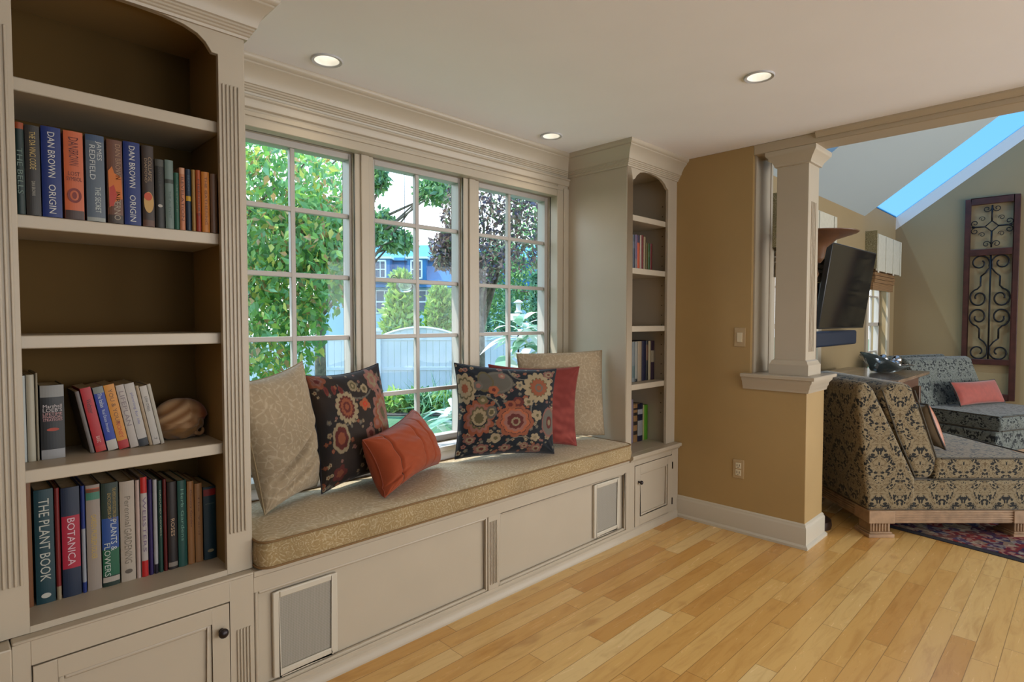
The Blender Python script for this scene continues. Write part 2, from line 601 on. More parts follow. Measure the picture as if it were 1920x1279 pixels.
# ------------------------------------------------------------------ room shell
mb = MB()
mb.box(-6.5, 7.0, -6.5, 0.65, -0.06, 0.0)
struct(obj('floor', mb, FLOOR), 'light maple strip floor running past the window seat')

# ceiling with round holes for the can lights
CANS = [(-2.390, 0.260), (-1.010, 0.260), (-0.985, -0.915), (-2.357, -0.878), (-0.902, -2.3), (-2.357, -2.3), (-4.2, -1.2), (-4.2, -3.2)]
CR = 0.050


def ceiling_mesh(x0, x1, y0, y1, holes, z):
    mb = MB()
    hs = 0.13
    cells = [(hx - hs, hx + hs, hy - hs, hy + hs) for hx, hy in holes]
    xs = sorted({x0, x1, *[c[0] for c in cells], *[c[1] for c in cells]})
    ys = sorted({y0, y1, *[c[2] for c in cells], *[c[3] for c in cells]})
    xs = [x for i, x in enumerate(xs)]
    for i in range(len(xs) - 1):
        for j in range(len(ys) - 1):
            cx, cy = (xs[i] + xs[i + 1]) / 2, (ys[j] + ys[j + 1]) / 2
            if any(c[0] < cx < c[1] and c[2] < cy < c[3] for c in cells):
                continue
            mb.add([(xs[i], ys[j], z), (xs[i], ys[j + 1], z), (xs[i + 1], ys[j + 1], z), (xs[i + 1], ys[j], z)], [(0, 1, 2, 3)])
    for hx, hy in holes:
        n = 32
        vs, fs = [], []
        for k in range(n):
            a = 2 * pi * (k + 0.5) / n
            c, s_ = cos(a), sin(a)
            q = hs / max(abs(c), abs(s_))
            vs.append((hx + CR * c, hy + CR * s_, z))
            vs.append((hx + q * c, hy + q * s_, z))
        for k in range(n):
            j = (k + 1) % n
            a0 = 2 * pi * (k + 0.5) / n
            a1 = 2 * pi * (k + 1.5) / n
            f = [2 * k, 2 * k + 1, 2 * j + 1, 2 * j]
            # corner vertex
            for cc in (pi / 4, 3 * pi / 4, 5 * pi / 4, 7 * pi / 4):
                if a0 < cc < a1:
                    vs.append((hx + hs * (1 if cos(cc) > 0 else -1), hy + hs * (1 if sin(cc) > 0 else -1), z))
                    f = [2 * k, 2 * k + 1, len(vs) - 1, 2 * j + 1, 2 * j]
            fs.append(tuple(f))
        mb.add(vs, fs)
    return mb


# holes in the same column share edges: nudge the pairs onto common grid lines
cm = ceiling_mesh(-6.5, 0.17, -6.5, 0.65, [(-2.390, 0.260), (-1.010, 0.260), (-0.985, -0.915)], H)
ceil = obj('ceiling', cm, CEIL)
struct(ceil, 'smooth white ceiling with recessed can lights')
mb = MB()
mb.box(-6.5, 0.17, -6.5, 0.65, H + 0.16, H + 0.2)
struct(obj('trim_1', mb, CEIL), 'boards above the ceiling')

# can lights
can_place = [(-2.390, 0.260, 'recessed can light at the left, nearest the tall bookcase'), (-1.010, 0.260, 'recessed can light in the far window recess corner'), (-0.985, -0.915, 'recessed can light out over the open floor')]


def make_can(x, y, label):
    r = thing('recessed_light', label, 'ceiling light', (x, y, H), group='recessed ceiling lights')
    m = MB()
    m.lathe([(CR - 0.001, 0.0), (CR - 0.001, -0.004), (0.060, -0.007), (0.063, -0.004), (0.063, 0.0)], seg=40, cap=False)
    obj('trim_ring', m, plain('can_trim', (0.50, 0.50, 0.52), 0.4), r, smooth='auto', local=True)
    m = MB()
    m.lathe([(CR - 0.001, -0.002), (CR - 0.002, 0.03), (0.045, 0.09), (0.040, 0.115), (0.0, 0.118)], seg=40, cap=False)
    obj('baffle', m, plain('can_baffle', (0.85, 0.83, 0.78), 0.35), r, smooth=True, local=True)
    m = MB()
    m.sphere((0, 0, 0.098), 0.028, 20, 12, (1, 1, 0.7))
    obj('bulb', m, BULB, r, smooth=True, local=True)
    return r


for x, y, lb in can_place:
    make_can(x, y, lb)
for x, y in CANS[:3]:
    lamp('SPOT', 'can_light_glow', (x, y, H - 0.005), 2.5, (1.0, 0.84, 0.62), 0.04, aim=(0, 0, -1), spot=125)
for x, y in CANS[3:]:
    lamp('SPOT', 'can_light_glow', (x, y, H - 0.02), 6, (1.0, 0.84, 0.62), 0.05, aim=(0, 0, -1), spot=140)

# window wall: openings for the three windows
WZ0, WZ1 = 0.655, 2.125
OPEN = [(-2.712, -2.105), (-2.003, -1.428), (-1.312, -0.686)]
mb = MB()
holed(mb, -6.5, 0.30, -0.6, 3.0, [(a, b, WZ0, WZ1) for a, b in OPEN], 0.55, 0.645)
struct(obj('wall_window', mb, TRIM), 'cream wall holding the three windows')
mb = MB()
mb.box(-6.6, -6.5, -6.5, 0.65, 0, H + 0.1)
struct(obj('wall_left', mb, TAN))
mb = MB()
holed(mb, -6.5, 7.0, 0, 4.9, [(-4.1, -0.3, 0.05, 2.3), (0.7, 4.5, 0.05, 2.6)], -5.3, -5.2)
struct(obj('wall_back', mb, TAN2))
for k, (a, b, z1) in enumerate([(-4.1, -0.3, 2.3), (0.7, 4.5, 2.6)]):
    mb = MB()
    frame_boxes(mb, a, b, 0.05, z1, 0.07, -5.31, -5.19)
    mb.box((a + b) / 2 - 0.04, (a + b) / 2 + 0.04, -5.31, -5.19, 0.1, z1)
    struct(obj('door_%d' % (k + 1), mb, TRIM))

# tan wall with the half wall
mb = MB()
mb.prism([(0.65, 0), (0.65, H), (-0.482, H), (-0.482, 0.93), (-0.81, 0.93), (-0.81, 0)], 0.0, 0.30, 'X')
struct(obj('wall_right', mb, TAN, bev=0.004), 'tan wall stepping down to a half wall')
# beam over the opening
mb = MB()
mb.box(0.0, 0.17, -6.5, -0.482, 2.325, H)
mb.box(0.0, 0.17, -6.5, 0.0, H, 4.9)
struct(obj('trim_2', mb, plain('beam_paint', (0.44, 0.36, 0.26), 0.45), bev=0.004), 'painted beam over the wide opening')
cr_small = [(0, 2.352), (0.010, 2.352), (0.012, 2.358), (0.022, 2.370), (0.026, 2.376), (0.026, H), (0, H)]
mb = MB()
mb.sweep(cr_small, [(0, -6.4), (0, -0.835)][::-1])
struct(obj('trim_3', mb, plain('beam_paint', (0, 0, 0))), 'small moulding along the top of the beam')
# cap of the half wall
capP = [(0, 0.905), (0.010, 0.905), (0.014, 0.925), (0.018, 0.93), (0.022, 0.95), (0.034, 0.965), (0.036, 0.978), (0.052, 0.982), (0.054, 0.998), (0.050, 1.002), (0, 1.002)]
mb = MB()
mb.sweep(capP, [(0.30, -0.44), (0.30, -0.81), (0, -0.81), (0, -0.44)][::-1])
mb.box(0.0, 0.30, -0.81, -0.483, 0.931, 1.0015)
struct(obj('trim_4', mb, TRIM, smooth='auto'), 'moulded cream cap of the half wall')

mb = MB()
mb.box(0.02, 0.28, -0.488, -0.481, 1.003, 2.325)
mb.box(0.02, 0.05, -0.492, -0.487, 1.003, 2.325)
mb.box(0.25, 0.28, -0.492, -0.487, 1.003, 2.325)
struct(obj('trim_12', mb, TRIM), 'cream board lining the opening beside the column')

# baseboards
bbP = [(0, 0), (0.026, 0), (0.026, 0.014), (0.018, 0.022), (0.014, 0.024), (0.014, 0.118), (0.012, 0.124), (0.008, 0.130), (0.008, 0.137), (0.003, 0.143), (0, 0.145)]
mb = MB()
mb.sweep(bbP, [(0.0, 0.0), (0.0, -0.81), (0.30, -0.81), (0.30, -0.17)][::1])
struct(obj('baseboard_right', mb, plain('bright_trim', (0.52, 0.475, 0.39), 0.35), smooth='auto'), 'cream baseboard around the half wall')

# square column on the half wall
CX0, CX1, CY0, CY1 = 0.052, 0.225, -0.782, -0.602
root = thing('square_column', 'square cream column standing on the half wall', 'column', ((CX0 + CX1) / 2, (CY0 + CY1) / 2, 1.002))
mb = MB()
mb.box(CX0, CX1, CY0, CY1, 1.002, 2.325)
obj('shaft', mb, TRIM, root, bev=0.003)
pathc = [(CX0, CY0), (CX0, CY1), (CX1, CY1), (CX1, CY0)]
pathc = pathc[::-1] if False else pathc


def ccw_out(path):
    a = sum(path[i - 1][0] * path[i][1] - path[i][0] * path[i - 1][1] for i in range(len(path)))
    return path if a > 0 else path[::-1]   # counter-clockwise: 'right of travel' is outside


pathc = ccw_out(pathc)
mb = MB()
mb.sweep([(0, 1.002), (0.022, 1.002), (0.022, 1.062), (0.014, 1.072), (0.010, 1.085), (0.0, 1.092)], pathc, True)
obj('plinth', mb, TRIM, root, smooth='auto')
mb = MB()
mb.sweep([(0, 2.235), (0.012, 2.238), (0.014, 2.25), (0.016, 2.252), (0.020, 2.262), (0.045, 2.295), (0.050, 2.30), (0.052, 2.31), (0.052, 2.325), (0, 2.325)], pathc, True)
obj('capital', mb, TRIM, root, smooth='auto')
mb = MB()
for x in (0.105, 0.128, 0.151, 0.174):
    mb.box(x - 0.004, x + 0.004, CY0 - 0.004, CY0, 1.14, 2.02)
obj('reeding', mb, TRIM, root)
mb = MB()
mb.box(0.0, 0.20, CY0 - 0.05, CY1 + 0.05, 2.325, 2.327)

# switch and outlet
r = thing('light_switch', 'almond light switch plate on the tan wall', 'light switch', (0, -0.414, 1.22))
mb = MB()
mb.box(-0.006, 0, -0.449, -0.379, 1.162, 1.280)
obj('plate', mb, PLATE, r, bev=0.002)
mb = MB()
mb.box(-0.011, -0.005, -0.431, -0.398, 1.19, 1.25)
obj('rocker', mb, PLATEW, r, bev=0.002)
r = thing('wall_outlet', 'almond electrical outlet plate low on the tan wall', 'outlet', (0, -0.417, 0.395))
mb = MB()
mb.box(-0.006, 0, -0.452, -0.383, 0.338, 0.455)
obj('plate', mb, PLATE, r, bev=0.002)
for z in (0.374, 0.418):
    mb = MB()
    mb.box(-0.010, -0.005, -0.435, -0.400, z - 0.018, z + 0.018)
    s_ = obj('socket', mb, PLATEW, r, bev=0.002)
    mb = MB()
    for yy in (-0.4255, -0.4105):
        mb.box(-0.0108, -0.0095, yy - 0.0015, yy + 0.0015, z - 0.004, z + 0.009)
    mb.box(-0.0108, -0.0095, -0.420, -0.415, z - 0.013, z - 0.009)
    obj('slot', mb, BLACK, s_)

# ------------------------------------------------------------------ windows
mb = MB()   # casing around the recess opening: head, jambs, mullion faces
CAS = MB()
CAS.box(BX0, -2.712, 0.49, 0.56, 0.60, 2.20)
CAS.box(-0.686, BX1, 0.49, 0.56, 0.60, 2.20)
CAS.box(BX0, BX1, 0.495, 0.56, 2.125, 2.25)
CAS.box(-0.630, BX1, 0.482, 0.49, 0.60, 2.18)
CAS.box(BX0, -0.630, 0.487, 0.497, 2.165, 2.185)
CAS.box(-2.105, -2.003, 0.545, 0.56, WZ0, 2.125)
CAS.box(-1.428, -1.312, 0.545, 0.56, WZ0, 2.125)
for xc in (-2.054, -1.370):
    CAS.box(xc - 0.022, xc + 0.022, 0.535, 0.546, WZ0, 2.125)
o = obj('trim_5', CAS, TRIM, bev=0.003)
struct(o, 'cream casing around the three windows')
mb = MB()
mb.box(BX0, BX1, 0.455, 0.56, 0.628, 0.655)
mb.box(BX0, BX1, 0.47, 0.55, 0.575, 0.63)
struct(obj('trim_6', mb, plain('sill_white', (0.78, 0.78, 0.76), 0.3), bev=0.004), 'white window stool behind the cushions')
GX = [(-2.665, -2.119), (-1.978, -1.440), (-1.285, -0.715)]
MX = [-2.393, -1.714, -1.027]
for k in range(3):
    a, b = OPEN[k]
    ga, gb = GX[k]
    fr_ = MB()
    fr_.box(a, ga, 0.575, 0.64, WZ0, WZ1)
    fr_.box(gb, b, 0.575, 0.64, WZ0, WZ1)
    fr_.box(ga, gb, 0.575, 0.64, 2.097, WZ1)
    fr_.box(ga, gb, 0.575, 0.64, WZ0, 0.69)
    w = struct(obj('window_%d' % (k + 1), fr_, WINW, bev=0.003), ['window nearest the tall left bookcase, full of green leaves', 'middle window over the fence and house', 'window nearest the narrow bookcase'][k])
    mu = MB()
    mu.box(MX[k] - 0.011, MX[k] + 0.011, 0.585, 0.612, 0.69, 2.097)
    for z in (0.947, 1.243, 1.532, 1.827):
        mu.box(ga, gb, 0.586, 0.611, z - 0.011, z + 0.011)
    obj('window_muntins', mu, WINW, w, bev=0.003)
    g = MB()
    g.add([(ga, 0.598, 0.69), (gb, 0.598, 0.69), (gb, 0.598, 2.097), (ga, 0.598, 2.097)], [(0, 1, 2, 3)])
    obj('window_glass', g, GLASS, w)

# crown in the recess
crown = [(0, 2.250), (0.008, 2.250), (0.010, 2.258), (0.015, 2.261), (0.015, 2.267), (0.020, 2.270), (0.020, 2.276), (0.025, 2.279), (0.025, 2.285), (0.031, 2.288), (0.036, 2.305), (0.050, 2.332), (0.068, 2.350), (0.072, 2.353), (0.072, 2.360), (0.080, 2.364), (0.087, 2.374), (0.087, H), (0, H)]
mb = MB()
mb.sweep(crown, [(BX0, 0.495), (BX1 + 0.0, 0.495)][::1])
struct(obj('trim_7', mb, TRIM, smooth='auto'), 'deep crown moulding over the windows')
mb = MB()
mb.sweep([(0, 2.195), (0.010, 2.20), (0.014, 2.21), (0.016, 2.23), (0.024, 2.235), (0.024, 2.243), (0, 2.250)], [(BX0, 0.495), (BX1, 0.495)])
struct(obj('trim_8', mb, TRIM, smooth='auto'), 'cap moulding on the head casing')

# ------------------------------------------------------------------ bookcases


def arch_header(xl, xr, ol, orr, zs, ze, ztop, pts):
    """front header polygon: outer xl..xr, opening ol..orr with arch underside pts (x,z) left->right"""
    return [(xl, zs), (ol, zs)] + pts + [(orr, zs), (xr, zs), (xr, ztop), (xl, ztop)]


def flutes(mb, xs, y, z0, z1, w=0.0065, d=0.005):
    for x in xs:
        mb.box(x - w / 2, x + w / 2, y - d, y, z0, z1)


def bookcase(name, label, xl, xr, ol, orr, shelves, archpts, crown_path, inner_r, backm, sidem, flutex, shelf_y=0.06, prof=None):
    r = thing(name, label, 'bookcase', ((xl + xr) / 2, 0.2, 0.485))
    yf = 0.03
    yb = 0.36
    m = MB()
    m.box(xl, inner_r[0], yf + 0.02, 0.495, 0.485, H)
    m.box(inner_r[1], xr, yf + 0.02, 0.495, 0.485, H)
    m.box(inner_r[0], inner_r[1], yf + 0.02, yb, 2.27, 2.29)
    obj('carcass', m, sidem if sidem else TRIM, r)
    m = MB()
    m.box(inner_r[0], inner_r[1], yb, yb + 0.012, 0.503, 2.27)
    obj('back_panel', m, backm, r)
    m = MB()
    m.box(xl, ol, yf, yf + 0.02, 0.485, 2.16)
    m.box(orr, xr, yf, yf + 0.02, 0.485, 2.16)
    m.prism(arch_header(xl, xr, ol, orr, 2.16, 2.16, H, archpts), yf, yf + 0.02, 'Y')
    obj('face_frame', m, TRIM, r, bev=0.0015)
    m = MB()
    m.box(xr - 0.0 if False else xl, xl + 0.004, yf + 0.02, 0.495, 0.485, H) if False else None
    # cream outer side skins
    m.box(xr, xr + 0.003, yf + 0.004, 0.49, 0.485, H) if name == 'tall_bookcase' else m.box(xl - 0.003, xl, yf + 0.004, 0.49, 0.485, H)
    obj('side_panel', m, TRIM, r)
    if flutex:
        m = MB()
        flutes(m, flutex, yf, 0.62, 2.09)
        obj('fluting', m, TRIM, r, bev=0.002)
    m = MB()
    m.box(inner_r[0], inner_r[1], yf + 0.02, yb, 0.485, 0.503)
    m.box(ol, orr, yf, yf + 0.02, 0.485, 0.503)
    obj('bottom_shelf', m, TRIM, r)
    for i, z in enumerate(shelves):
        m = MB()
        m.box(inner_r[0], inner_r[1], shelf_y, yb, z - 0.036, z)
        obj('shelf', m, TRIM, r, bev=0.003)
    m = MB()
    m.sweep(prof or crown, crown_path)
    obj('crown_moulding', m, TRIM, r, smooth='auto')
    return r


apL = [(-3.389, 2.180), (-3.371, 2.180), (-3.353, 2.207), (-3.330, 2.226), (-3.293, 2.240), (-3.242, 2.249), (-3.186, 2.252), (-3.139, 2.253), (-3.088, 2.252), (-3.032, 2.249), (-2.981, 2.240), (-2.944, 2.226), (-2.921, 2.207), (-2.903, 2.180), (-2.885, 2.180)]
flL = [-2.872, -2.860, -2.848, -2.836, -2.824]
flL2 = [-3.404, -3.416, -3.428, -3.440, -3.452]
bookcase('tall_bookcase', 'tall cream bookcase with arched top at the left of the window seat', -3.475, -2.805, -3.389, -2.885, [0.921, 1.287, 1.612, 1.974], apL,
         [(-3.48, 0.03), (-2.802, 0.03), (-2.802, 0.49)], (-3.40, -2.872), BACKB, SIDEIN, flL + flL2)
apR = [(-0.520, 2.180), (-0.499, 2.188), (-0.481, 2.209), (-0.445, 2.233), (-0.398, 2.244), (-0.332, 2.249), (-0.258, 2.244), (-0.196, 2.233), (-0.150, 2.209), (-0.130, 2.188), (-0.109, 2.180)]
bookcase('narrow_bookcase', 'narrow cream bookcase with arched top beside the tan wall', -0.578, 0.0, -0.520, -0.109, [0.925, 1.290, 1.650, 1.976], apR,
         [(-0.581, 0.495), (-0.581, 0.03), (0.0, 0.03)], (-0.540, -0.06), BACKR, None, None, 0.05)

# shelf-pin holes on the right inner side
for z in np.arange(0.70, 2.1, 0.066):
    mb = MB()
    mb.box(-0.0615, -0.0598, 0.098, 0.104, z - 0.003, z + 0.003)
    obj('pin_hole', mb, BRONZE, bpy.data.objects['narrow_bookcase'])

# ------------------------------------------------------------------ base cabinets
baseP = [(0, 0), (0.014, 0), (0.014, 0.010), (0.008, 0.020), (0.006, 0.040), (0, 0.046)]


def panel_door(r, x0, x1, z0, z1, y, kx, kz, knob_r=0.016, hinges=None):
    m = MB()
    frame_boxes(m, x0, x1, z0, z1, 0.052, y - 0.004, y + 0.016)
    d = obj('door', m, TRIM, r, bev=0.0015)
    m = MB()
    frame_boxes(m, x0 + 0.052, x1 - 0.052, z0 + 0.052, z1 - 0.052, 0.014, y + 0.001, y + 0.014)
    obj('panel_moulding', m, TRIM, d, bev=0.005)
    m = MB()
    m.box(x0 + 0.05, x1 - 0.05, y + 0.010, y + 0.016, z0 + 0.05, z1 - 0.05)
    obj('door_panel', m, TRIM, d)
    m = MB()
    prof = [(0.0, -0.036), (knob_r * 0.7, -0.033), (knob_r, -0.027), (knob_r * 0.95, -0.021), (knob_r * 0.5, -0.017), (knob_r * 0.35, -0.01), (knob_r * 0.6, -0.004)]
    n = 20
    vs = [(kx + rr * cos(2 * pi * k / n), y + yy, kz + rr * sin(2 * pi * k / n)) for rr, yy in prof for k in range(n)]
    fs = [(i * n + k, i * n + (k + 1) % n, (i + 1) * n + (k + 1) % n, (i + 1) * n + k) for i in range(len(prof) - 1) for k in range(n)]
    m.add(vs, fs)
    obj('knob', m, BRONZE, d, smooth=True)
    for hz in (hinges or []):
        m = MB()
        m.box(x1 + 0.001, x1 + 0.009, y - 0.007, y + 0.002, hz - 0.022, hz + 0.022)
        obj('hinge', m, BRONZE, d)
    return d


# left base cabinet
r = thing('base_cabinet', 'cream base cabinet under the tall bookcase with round dark knob', 'cabinet', (-3.13, 0.2, 0))
m = MB()
m.box(-3.43, -2.812, 0.02, 0.495, 0, 0.475)
obj('carcass', m, TRIM, r)
m = MB()
m.box(-3.43, -3.392, 0, 0.02, 0, 0.475)
m.box(-2.888, -2.812, 0, 0.02, 0, 0.475)
m.box(-3.392, -2.888, 0, 0.02, 0.408, 0.475)
m.box(-3.392, -2.888, 0, 0.02, 0, 0.05)
obj('face_frame', m, TRIM, r, bev=0.0015)
m = MB()
flutes(m, [-2.866, -2.856, -2.846, -2.836, -2.826], 0.0, 0.08, 0.305, 0.0055)
obj('fluting', m, TRIM, r, bev=0.002)
m = MB()
m.box(-3.43, -2.812, -0.004, 0.495, 0.475, 0.484)
obj('cabinet_top', m, TRIM, r, bev=0.004)
panel_door(r, -3.389, -2.892, 0.053, 0.405, 0.0, -2.917, 0.322, 0.0155)
m = MB()
m.sweep([(a, z * 1.0) for a, z in baseP], [(-3.43, 0), (-2.812, 0)])
obj('base_moulding', m, TRIM, r, smooth='auto')

# vertical door casing at the far left of the cabinet
mb = MB()
mb.box(-3.62, -3.432, -0.03, 0.6, 0, 0.482)
mb.box(-3.62, -3.477, -0.03, 0.6, 0.482, H)
struct(obj('trim_9', mb, TRIM, bev=0.004), 'cream casing at the left edge')

# window seat
r = thing('built_in_bench', 'long cream panelled window seat bench built under the windows', 'bench', (-1.7, 0.2, 0))
m = MB()
m.box(-2.812, -0.583, 0.022, 0.495, 0, 0.462)
obj('bench_box', m, TRIM, r)
m = MB()
m.box(-2.812, -0.583, -0.002, 0.495, 0.462, 0.482)
obj('bench_top', m, TRIM, r, bev=0.003)
m = MB()
m.box(-2.812, -0.583, 0, 0.022, 0.410, 0.462)
m.box(-2.812, -0.583, 0, 0.022, 0, 0.060)
m.box(-1.742, -1.676, 0, 0.022, 0.060, 0.410)
m.box(-0.615, -0.583, 0, 0.022, 0.060, 0.410)
obj('face_frame', m, TRIM, r, bev=0.0015)
m = MB()
for a, b in ((-2.808, -1.742), (-1.676, -0.615)):
    frame_boxes(m, a, b, 0.060, 0.410, 0.013, 0.004, 0.020)
obj('panel_moulding', m, TRIM, r, bev=0.005)
m = MB()
flutes(m, [-1.729, -1.719, -1.709, -1.699, -1.689], 0.0, 0.085, 0.385, 0.0055)
obj('fluting', m, TRIM, r, bev=0.002)
m = MB()
m.sweep(baseP, [(-2.812, 0), (-0.583, 0)])
obj('base_moulding', m, TRIM, r, smooth='auto')
for (a, b, c, d) in ((-2.722, -2.527, 0.108, 0.360), (-0.897, -0.697, 0.112, 0.366)):
    m = MB()
    frame_boxes(m, a - 0.024, b + 0.024, c - 0.026, d + 0.024, 0.024, 0.006, 0.022)
    g = obj('speaker_frame', m, plain('bright_trim', (0, 0, 0)), r, bev=0.004)
    m = MB()
    m.box(a, b, 0.011, 0.021, c, d)
    gm = obj('speaker_grille', m, MESHG, g)
    gm['label'] = 'grey mesh grille'

# right base cabinet
r = thing('base_cabinet', 'small cream base cabinet with one door at the tan wall corner', 'cabinet', (-0.29, 0.2, 0))
m = MB()
m.box(-0.583, -0.002, 0.02, 0.495, 0, 0.475)
obj('carcass', m, TRIM, r)
m = MB()
m.box(-0.583, -0.527, 0, 0.02, 0, 0.475)
m.box(-0.085, -0.002, 0, 0.02, 0, 0.475)
m.box(-0.527, -0.085, 0, 0.02, 0.432, 0.475)
m.box(-0.527, -0.085, 0, 0.02, 0, 0.05)
obj('face_frame', m, TRIM, r, bev=0.0015)
m = MB()
m.sweep([(0, 0.462), (0.008, 0.464), (0.016, 0.478), (0.026, 0.482), (0.028, 0.497), (0.024, 0.5025), (-0.028, 0.5025), (-0.028, 0.47)], [(-0.583, 0), (-0.002, 0)])
obj('cabinet_top', m, TRIM, r, smooth='auto')
panel_door(r, -0.524, -0.088, 0.053, 0.429, 0.0, -0.487, 0.327, 0.013, hinges=(0.12, 0.36))
m = MB()
m.sweep(baseP, [(-0.583, 0), (-0.002, 0)])
obj('base_moulding', m, TRIM, r, smooth='auto')

# ------------------------------------------------------------------ books
INK = {}


def pm(c):
    key = 'cover_%02x%02x%02x' % c
    return plain(key, tuple(0.78 * q for q in srgb(*c)), 0.42, spec=0.4)


PAGES = plain('page_edges', (0.45, 0.36, 0.22), 0.85, noise=0.15, nscale=60)
_txt = {}


def text_mesh(s):
    if s in _txt:
        return _txt[s]
    cu = bpy.data.curves.new('t', 'FONT')
    cu.body = s
    cu.size = 1.0
    cu.resolution_u = 2
    o = bpy.data.objects.new('t', cu)
    COL.objects.link(o)
    bpy.context.view_layer.update()
    dg = bpy.context.evaluated_depsgraph_get()
    me = o.evaluated_get(dg).to_mesh()
    v = np.array([tuple(p.co) for p in me.vertices]) if len(me.vertices) else np.zeros((1, 3))
    f = [tuple(p.vertices) for p in me.polygons]
    o.evaluated_get(dg).to_mesh_clear()
    COL.objects.unlink(o)
    bpy.data.objects.remove(o)
    bpy.data.curves.remove(cu)
    v = v - [v[:, 0].min(), v[:, 1].min(), 0]
    _txt[s] = (v, f, v[:, 0].max(), v[:, 1].max())
    return _txt[s]


def spine_text(mb, s, cx, ztop, length, capw, down=True, y=-0.0012):
    """down=True: reads top to bottom. capw = letter height across the spine"""
    v, f, w, h = text_mesh(s)
    a = v[:, 0] / w * length
    b = v[:, 1] / h * capw
    if down:
        pts = [(cx - capw / 2 + b[i], y, ztop - a[i]) for i in range(len(a))]
    else:
        pts = [(cx - length / 2 + a[i], y, ztop - capw + b[i]) for i in range(len(a))]
    mb.add(pts, f)


def book(label, w, h, d, x, y, z, cover, group, texts=(), bands=(), tilt=0.0, extra=None, soft=False):
    """x,y,z = lower left corner of the spine. texts: (string, ztop_frac, len_frac, width_frac, colour, down, cx_frac)"""
    r = thing('book', label, 'book', (x, y, z), (0, tilt, 0), group)
    th = 0.0022 if not soft else 0.0009
    m = MB()
    # spine slightly rounded + two boards
    n = 8
    poly = []
    bulge = 0.0035 if not soft else 0.0012
    for i in range(n + 1):
        u = i / n
        poly.append((u * w, -bulge * (1 - (2 * u - 1) ** 2)))
    poly += [(w, d), (w - th, d), (w - th, 0.003), (th, 0.003), (th, d), (0, d)]
    m.prism(poly, 0, h, 'Z')
    obj('cover', m, pm(cover), r, local=True)
    m = MB()
    m.box(th, w - th, 0.003, d - 0.003, 0.002 if not soft else 0.0, h - (0.0035 if not soft else 0.0003))
    obj('pages', m, PAGES, r, local=True)
    yy = -bulge - 0.0004
    for (z0, z1, c) in bands:
        m = MB()
        poly = [(i / n * w * 0.98 + 0.01 * w, -bulge * (1 - (2 * i / n - 1) ** 2) - 0.0003) for i in range(n + 1)]
        poly += [(w * 0.99, 0.0), (w * 0.01, 0.0)]
        m.prism(poly, z0 * h, z1 * h, 'Z')
        obj('spine_band', m, pm(c), r, local=True)
    for tx in texts:
        s, zt, lf, wf, c, down = tx[:6]
        cxf = tx[6] if len(tx) > 6 else 0.5
        m = MB()
        if down:
            spine_text(m, s, cxf * w, zt * h, lf * h, wf * w, True, yy - 0.0003)
        else:
            spine_text(m, s, cxf * w, zt * h, lf * w, wf * h, False, yy - 0.0003)
        obj('spine_lettering', m, pm(c), r, local=True, merge=False)
    if extra:
        extra(r, w, h, yy - 0.0003)
    return r


def disc(mb, cx, cz, rx, rz, y, n=24):
    mb.add([(cx + rx * cos(2 * pi * k / n), y, cz + rz * sin(2 * pi * k / n)) for k in range(n)], [tuple(range(n))])


WH = (205, 205, 200)
GT = 'novels standing on the upper shelf of the tall bookcase'
zt = 1.6125
yT = 0.062


def sun_extra(r, w, h, y):
    m = MB()
    disc(m, w * .5, h * .30, w * .42, h * .13, y)
    obj('spine_picture', m, pm((190, 150, 80)), r, local=True)
    m = MB()
    disc(m, w * .45, h * .37, w * .34, h * .05, y - .0002)
    obj('spine_picture', m, pm((190, 70, 30)), r, local=True)


def flame_extra(r, w, h, y):
    m = MB()
    m.add([(w * .05, y, h * .62), (w * .3, y, h * .68), (w * .45, y, h * .60), (w * .9, y, h * .56), (w * .95, y, h * .30), (w * .5, y, h * .26), (w * .08, y, h * .18)], [tuple(range(7))])
    obj('spine_picture', m, pm((200, 105, 15)), r, local=True)
    m = MB()
    m.add([(w * .1, y - .0002, h * .42), (w * .4, y - .0002, h * .46), (w * .6, y - .0002, h * .34), (w * .35, y - .0002, h * .2), (w * .08, y - .0002, h * .2)], [tuple(range(5))])
    obj('spine_picture', m, pm((175, 45, 15)), r, local=True)


def seal_extra(r, w, h, y):
    m = MB()
    n = 28
    vs = []
    for k in range(n):
        a = 2 * pi * k / n
        vs.append((w * .5 + w * .36 * cos(a), y, h * .27 + h * .085 * sin(a)))
        vs.append((w * .5 + w * .24 * cos(a), y, h * .27 + h * .058 * sin(a)))
    m.add(vs, [(2 * k, (2 * k + 2) % (2 * n), (2 * k + 3) % (2 * n), 2 * k + 1) for k in range(n)])
    disc(m, w * .5, h * .27, w * .12, h * .04, y)
    obj('spine_emblem', m, pm((120, 35, 25)), r, local=True)


def blot_extra(c, zf=.32):
    def f(r, w, h, y):
        m = MB()
        disc(m, w * .5, h * zf, w * .26, h * .022, y)
        obj('spine_emblem', m, pm(c), r, local=True)
    return f


